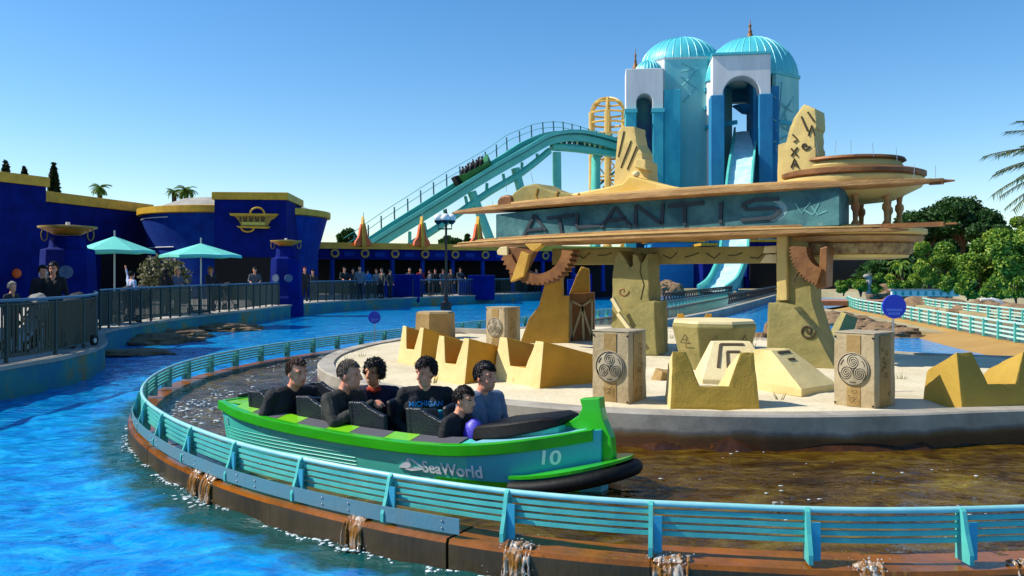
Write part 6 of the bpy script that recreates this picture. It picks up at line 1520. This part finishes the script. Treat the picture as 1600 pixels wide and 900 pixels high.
def palm(x, d, z0, h, fl, nf, label, seed, mat=l_palm, group=None, drop=.7, lw=.35, dirs=None):
    o = thing('palm_tree', label, 'palm tree', (x, d, z0), group); q = random.Random(seed); b = MB(); b.tube([(0, 0, 0), (.1, 0, h * .5), (0, 0, h)], [.24, .18, .16] if h > 3 else [.12, .1, .1], 9); b.build('trunk', m_bark, o, smooth=60)
    for k in range(nf):
        az = 2 * math.pi * k / nf + q.uniform(-.2, .2); el = q.uniform(-.25, 1.1)
        if dirs and k < len(dirs): az, el = dirs[k]
        L_ = fl * q.uniform(.85, 1.1); hd = Vector((math.cos(az), math.sin(az), 0)); pts = []; p = Vector((0, 0, h)); e = el
        for s in range(15): pts.append(p.copy()); p = p + (hd * math.cos(e) + Vector((0, 0, math.sin(e)))) * L_ / 14; e -= drop * 1.5 / 14
        v = []; f = []
        for s in range(1, 15):
            t = (pts[s] - pts[s - 1]).normalized(); sd = t.cross(Vector((0, 0, 1))).normalized(); up = sd.cross(t)
            for sg in (-1, 1):
                for m in range(4):
                    bp = pts[s - 1].lerp(pts[s], m / 4); ll = lw * L_ * (1 - abs(s / 14 - .45) * .9) * .45 * q.uniform(.8, 1.1); dv = (sd * sg * .75 + t * .7 - up * q.uniform(.15, .5)).normalized(); w_ = t * .022 * max(.6, L_ / 3); i = len(v); v += [bp - w_, bp + w_, bp + dv * ll]; f.append((i, i + 1, i + 2))
        fo = obj('frond', v, f, mat, o, fix=False); b = MB(); b.tube(pts, [.035 * max(.5, L_ / 3) * (1 - .85 * s / 14) for s in range(15)], 5); b.build('midrib', m_bark if mat is l_palm else l_mid, fo)
    return o
pc = at(1748, 262, 17)
palm(pc.x, 17, .3, pc.z - .3, 2.5, 26, 'tall palm whose fronds hang in from the right edge', 4, dirs=[(R(175), .75), (R(182), .5), (R(190), .3), (R(176), .2), (R(186), .05), (R(170), -.1), (R(195), .55), (R(168), .4), (R(180), -.35)], drop=.6, lw=.42)
palm(xat(156, 62), 62, DZ, zat(294, 62) - DZ, .85, 24, 'small palm top showing above the navy wall', 8, mat=l_mid, drop=1.0, lw=.9)
palm(xat(291, 60), 60, DZ, zat(297, 60) - DZ, .95, 24, 'palm top right of its twin above the round building', 9, mat=l_mid, drop=1.0, lw=.9)
palm(xat(272, 60), 60, DZ, zat(300, 60) - DZ, .65, 20, 'smaller palm top left of its twin above the round building', 10, mat=l_mid, drop=1.0, lw=.9)
palm(xat(1408, 58), 58, .4, zat(412, 58) - .4, 1.1, 14, 'pale little palm on the far bank', 11, mat=l_light, drop=1.2, lw=.4)
for i, (px, d, yt, hw) in enumerate(((543, 95, 346, 16), (706, 98, 356, 20), (731, 105, 354, 7), (690, 100, 366, 12))):
    k_ = d / F; H = zat(yt, d) - DZ; W = hw * k_; tree('broadleaf_tree', ['dark tree between the round building and the lift track', 'round tree behind the lamp post', 'slim conifer right of the lamp post', 'low tree left behind the lamp globes'][i], xat(px, d), d, DZ, H * .7, blobset(100 + i, 9, W * .6, H * .28, H * .6, W * .3, W * .5), 2500, .35, l_dark, 110 + i, 'trees on the skyline')
# rocks in the pool at the left and on the right banks
def rocks(label, spots, seed):
    o = thing('rock_ledge', label, 'rocks', (spots[0][0], spots[0][1], 0)); q = random.Random(seed)
    for (x, y, r, h) in spots:
        bm = bmesh.new(); bmesh.ops.create_icosphere(bm, subdivisions=4, radius=1)
        for v in bm.verts:
            n = mnoise.noise(v.co * 1.6 + Vector((x, y, seed))) * .35 + mnoise.noise(v.co * 4 + Vector((y, x, seed))) * .16 + mnoise.noise(v.co * 9 + Vector((x, 0, 0))) * .07; c = v.co * (1 + n); z = c.z * h; z = round(z / (.09)) * .09 * .6 + z * .4; v.co = Vector((c.x * r, c.y * r * .75, z))
        me = bpy.data.meshes.new('rock'); bm.to_mesh(me); bm.free(); me.materials.append(m_rock); ro = bpy.data.objects.new('rock', me); COL.objects.link(ro); ro.parent = o; ro.location = (x - spots[0][0], y - spots[0][1], .02); ro.rotation_euler = (0, 0, q.uniform(-.4, .4))
def W(px, py): d = EYE * F / (py - HY); return xat(px, d), d
def rk(lst): return [(*W(px, py), r, h) for px, py, r, h in lst]
rocks('brown layered rock ledge in the pool below the terrace', rk([(205, 530, 1.3, .28), (232, 536, 1.1, .22), (262, 527, 1.2, .22), (215, 553, .9, .1), (285, 533, .6, .12), (240, 522, 1.4, .3)]), 1)
rocks('flat brown rock ledge in the pool farther right by the wall', rk([(330, 514, 1.3, .2), (355, 516, 1.2, .18), (310, 517, .8, .15), (378, 514, .8, .15)]), 2)
rocks('tan rock ledge between the two channel rails at the right', [(20.5, 33.5, 1.6, .7), (21.2, 35.5, 1.4, .6), (19.8, 36.5, 1.3, .6), (21.5, 39, 1.8, .7), (22.8, 41, 1.6, .7), (21, 43, 1.8, .7)], 3)
rocks('tan boulders along the pool edge behind the right pillar', [(12.6, 28.5, .8, .3), (12.3, 27, .7, .25), (12.7, 30.5, .9, .35), (13.0, 33, 1.0, .4), (12.4, 29.6, .6, .25), (13.4, 36, 1.0, .4)], 4)
rocks('brown rocks at the foot of the towers', [(13.5, 74.5, 1.5, 1.3), (11, 75, 1.6, 1.6), (24, 70.5, 1.6, 1.2), (28, 63, 1.8, 1.2), (8.5, 75, 1.4, 1.5)], 5)
rocks('rocks along the island shore behind the right wedge', [(6.35, 18.2, .5, .8), (6.0, 19.7, .45, .85)], 6)
# second channel at the right with its pair of guide rails
RC = [Vector(p) for p in ((13.4, 15.5), (13.0, 18.5), (13.0, 21.5), (13.7, 25.5), (14.6, 30), (15.6, 35.5), (16.6, 41), (18.5, 47))]; RC = [Vector((p.x, p.y)) for p in catmull([(p.x, p.y, 0) for p in RC], 8)]
def far_rail(pts, label, zb, wallm):
    o = thing('guide_rail', label, 'rail'); pts = resample(pts, .1); b = MB(); section(pts[::6], [(-.12, -.6), (-.12, zb), (.12, zb), (.12, -.6)], b); b.build('channel_wall', wallm, o)
    b = MB(); b.tube([v3(p, zb + .5) for p in pts[::6]], .035, 6); b.build('top_rail', m_mint, o)
    for k in range(3): b = MB(); section(pts[::6], [(-.02, zb + .1 + .12 * k), (-.02, zb + .15 + .12 * k), (.02, zb + .15 + .12 * k), (.02, zb + .1 + .12 * k)], b); b.build('slat', m_mint, o)
    pm = None; ns_ = normals2(pts)
    for i in range(0, len(pts), 11):
        a = math.atan2(ns_[i].y, ns_[i].x)
        if pm is None: pm = MB().box((0, 0, .26), (.12, .07, .5)).build('post', m_railteal, o, bevel=.01); pm.location = v3(pts[i], zb); pm.rotation_euler = (0, 0, a)
        else: place('post', pm.data, o, v3(pts[i], zb), a)
far_rail(RC, 'turquoise guide rail on the near side of the channel at the right', .22, m_tanwall)
far_rail(offset2(RC, 3.4), 'turquoise guide rail on the far side of the channel at the right', .22, m_tanwall)
b = MB(); ribbon(RC, .2, offset2(RC, 3.4), .2, b); setting(b.build('channel_water', m_flume, fix=False))
b = MB(); ribbon(offset2(RC, -.12), .2, offset2(RC, -1.9), -.12, b); o = setting(b.build('tan_apron', m_tanwall, fix=True))
# white hoop fountain pipe, grey post, far white balustrade, slab
pw = at(1580, 484, 36); o = thing('hoop_pipe', 'white bent pipe arching over the far pool at the right', 'pipe', (pw.x, 36, 0)); b = MB()
b.tube([Vector((0, 0, 0)), Vector((-.25, 0, .5)), Vector((-.5, 0, .78)), Vector((-.85, 0, .9)), Vector((-1.3, 0, .88))], .05, 7); b.build('pipe', m_white, o, smooth=60); b = MB(); b.tube([Vector((.02, .1, 0)), Vector((-.12, .1, .55)), Vector((-.4, .1, .82)), Vector((-.8, .1, .93))], .05, 7); b.build('pipe', m_white, o, smooth=60)
o = thing('balustrade', 'pale green balustrade on the far bank below the bushes', 'railing', (xat(1445, 56), 56, .45)); b = MB(); b.box((0, 0, .2), (4.4, .25, .4)); b.build('wall', M('cream_mint', '#dcdcc8', '#cfd4c0', 2, rough=.7), o)
for k in range(9): b = MB(); b.box((-2 + .5 * k, -.16, .2), (.12, .08, .26)); b.build('baluster', m_teal, o)
b = MB(); b.box((0, 0, .44), (4.6, .4, .08)); b.build('coping', m_concrete, o)
o = thing('grey_post', 'grey capped post standing among the far bank bushes', 'post', (xat(1358, 60), 60, .5)); b = MB(); b.tube([(0, 0, 0), (0, 0, 1.2)], .2, 10); b.build('post', m_concrete, o); b = MB(); b.sphere((-.15, 0, 1.25), .28, 12, 8, (1, .8, .6)); b.build('cap', m_concrete, o, smooth=180)
o = thing('landing_slab', 'flat reddish slab beside the right monument leg in the distance', 'slab', (xat(1345, 46), 46, .3)); b = MB(); b.box((0, 0, .1), (5.5, 2.5, .25)); b.build('slab', M('red_slab', '#b07a58', '#9a6446', 1, rough=.85), o)
# ------------------------------------------------------------------ people on the walkways, strollers
def P2(px, d): return (xat(px, d), d, DZ + .002)
C_ = [
 (84, 17.5, 1.66, 'person in dark top with sunglasses on the head behind the near railing', '#141418', '#1a1c26', '#1a1210', 'long', 10, None),
 (66, 18.6, 1.62, 'dark haired person half hidden behind the one with sunglasses', '#1c1a22', '#15161c', '#141010', 'short', 60, None),
 (18, 15.6, 1.3, 'seated looking child in pale cap at the left edge behind the near railing', '#2a2c30', '#20222a', '#c8c4b8', 'crop', 80, None),
 (205, 25.8, 1.5, 'person in pale blue shirt with one arm raised under the first parasol', '#b8c8e8', '#1c1e2c', '#181210', 'short', 150, 'up'),
 (258, 29.5, 1.58, 'dark haired person in black left of the blond one', '#15161c', '#1a1c26', '#181010', 'long', 170, 'rail'),
 (277, 29.8, 1.62, 'person with long blond hair leaning on the railing', '#5a5c70', '#22242c', '#b89a5c', 'long', 70, 'rail'),
 (329, 32.3, 1.66, 'person with light brown hair and dark top left of the second parasol pole', '#22202a', '#1a1c22', '#8a5c34', 'long', 60, 'rail'),
 (398, 37, 1.68, 'person in striped grey top between the parasol and the small pedestal', '#50525c', '#181a20', '#3a2c20', 'short', 20, 'rail'),
 (476, 43.5, 1.72, 'person in red cap beside the small pedestal', '#22242c', '#1a1c22', '#b02018', 'crop', 30, None),
 (489, 44.5, 1.6, 'person in dark clothing second from the small pedestal', '#262a34', '#1a1c22', '#2a1c16', 'short', 0, None),
 (538, 45.5, 1.75, 'person in black with folded posture left of the grey shirted one', '#1a1c22', '#14161c', '#1c1412', 'short', 30, 'rail'),
 (552, 47.5, 1.7, 'person in dark grey behind the railing, third in the queue', '#30323a', '#1c1e26', '#2a1e18', 'short', -30, None),
 (562, 46.2, 1.8, 'tall person in grey top in the middle of the queue', '#6a6c74', '#22242c', '#2a2420', 'crop', 10, None),
 (574, 48.8, 1.66, 'person in bright blue top in the queue', '#2a7fc8', '#22242c', '#1c1412', 'short', 160, None),
 (588, 49.5, 1.62, 'person in pale top right of the bright blue one', '#8a8c94', '#22242c', '#3a2a20', 'long', 20, None),
 (597, 48.0, 1.7, 'person in olive grey top near the stepped wall', '#4a4c44', '#1a1c24', '#1c1412', 'short', -40, None),
 (609, 49.2, 1.6, 'person in dark top right beside the stepped wall', '#2a2c34', '#1a1c24', '#181210', 'short', 60, None),
 (640, 55.5, 1.72, 'person in white cap behind the blue wall block', '#3a3c44', '#1a1c24', '#d0ccc0', 'crop', 0, None),
 (657, 53.0, 1.72, 'person in red shirt between the blue walls', '#a01420', '#6a6a70', '#1c1412', 'short', 20, None),
 (672, 53.5, 1.6, 'person in slate top bending right of the red shirt', '#3c4a5c', '#22242c', '#1c1412', 'short', -60, 'rail'),
 (680, 54.0, 1.68, 'person in black top left of the lamp post', '#15161c', '#1a1c24', '#181210', 'short', 10, None),
 (692, 54.5, 1.66, 'person in grey clothing just left of the lamp post', '#5a5c62', '#4a4c50', '#2a1e18', 'short', 40, None),
 (705, 55.0, 1.7, 'person in dark clothing just right of the lamp post', '#22242c', '#2a2c34', '#1c1412', 'short', -20, None),
 (719, 55.5, 1.74, 'person with pale arms at the railing left of the plain blue wall', '#3a3c40', '#5a5850', '#4a3020', 'short', 30, 'rail'),
 (838, 62.0, 1.7, 'person in purple top seen through the left gear', '#4a2a9a', '#1a1c24', '#1c1412', 'short', 0, None),
 (826, 62.5, 1.6, 'person in dark top left of the purple one behind the gear', '#22242c', '#1a1c24', '#1c1412', 'short', 20, None),
]
for px, d, h, lab, top, pants, hc, st, yaw, arm in C_: stander(P2(px, d), h, lab, top, pants, hc, st, yaw, arm)
def stroller(px, d, label, col):
    o = thing('stroller', label, 'stroller', P2(px, d), 'strollers behind the railing', rng.uniform(-.6, .6))
    b = MB(); b.tube([(-.25, -.3, .1), (-.25, .1, .6), (-.25, .45, 1.0), (.25, .45, 1.0), (.25, .1, .6), (.25, -.3, .1)], .018, 6); b.tube([(-.25, .35, .12), (-.25, -.1, .7)], .018, 6); b.tube([(.25, .35, .12), (.25, -.1, .7)], .018, 6); b.build('frame', m_black, o)
    b = MB(); b.loft([[Vector((x, y, z)) for x in (-.22, .22)] + [Vector((x, y + .04, z + .03)) for x in (.22, -.22)] for y, z in ((-.35, .35), (-.05, .38), (.1, .5), (.25, .85))]); b.build('seat', cloth(col), o)
    b = MB(); b.loft([[Vector((.24 * math.cos(a), .25 - .3 * math.sin(t), .8 + .28 * math.cos(t) * math.sin(a) + .02)) for a in [math.pi * q / 8 for q in range(9)]] for t in (0, .4, .8, 1.1)], close=False); b.build('hood', cloth(col), o, fix=False)
    for x in (-.27, .27):
        for y in (-.3, .35): b = MB(); b.tube([(x - .02, y, .11), (x + .02, y, .11)], .11, 16); w_ = b.build('wheel', m_rubber, o); b = MB(); b.tube([(x - .025, y, .11), (x + .025, y, .11)], .05, 10); b.build('hub', m_steel, w_)
stroller(190, 25.2, 'dark stroller under the first parasol', '#18191e'); stroller(222, 27, 'dark stroller second from the left behind the terrace railing', '#1c2026'); stroller(285, 30.8, 'black stroller beside the blond person', '#141518'); stroller(350, 34, 'black stroller right of the second parasol pole', '#16181c'); stroller(45, 16.2, 'pale trimmed stroller behind the near railing', '#9a968c'); stroller(110, 17, 'dark stroller behind the near railing at its bend', '#1a1c24')
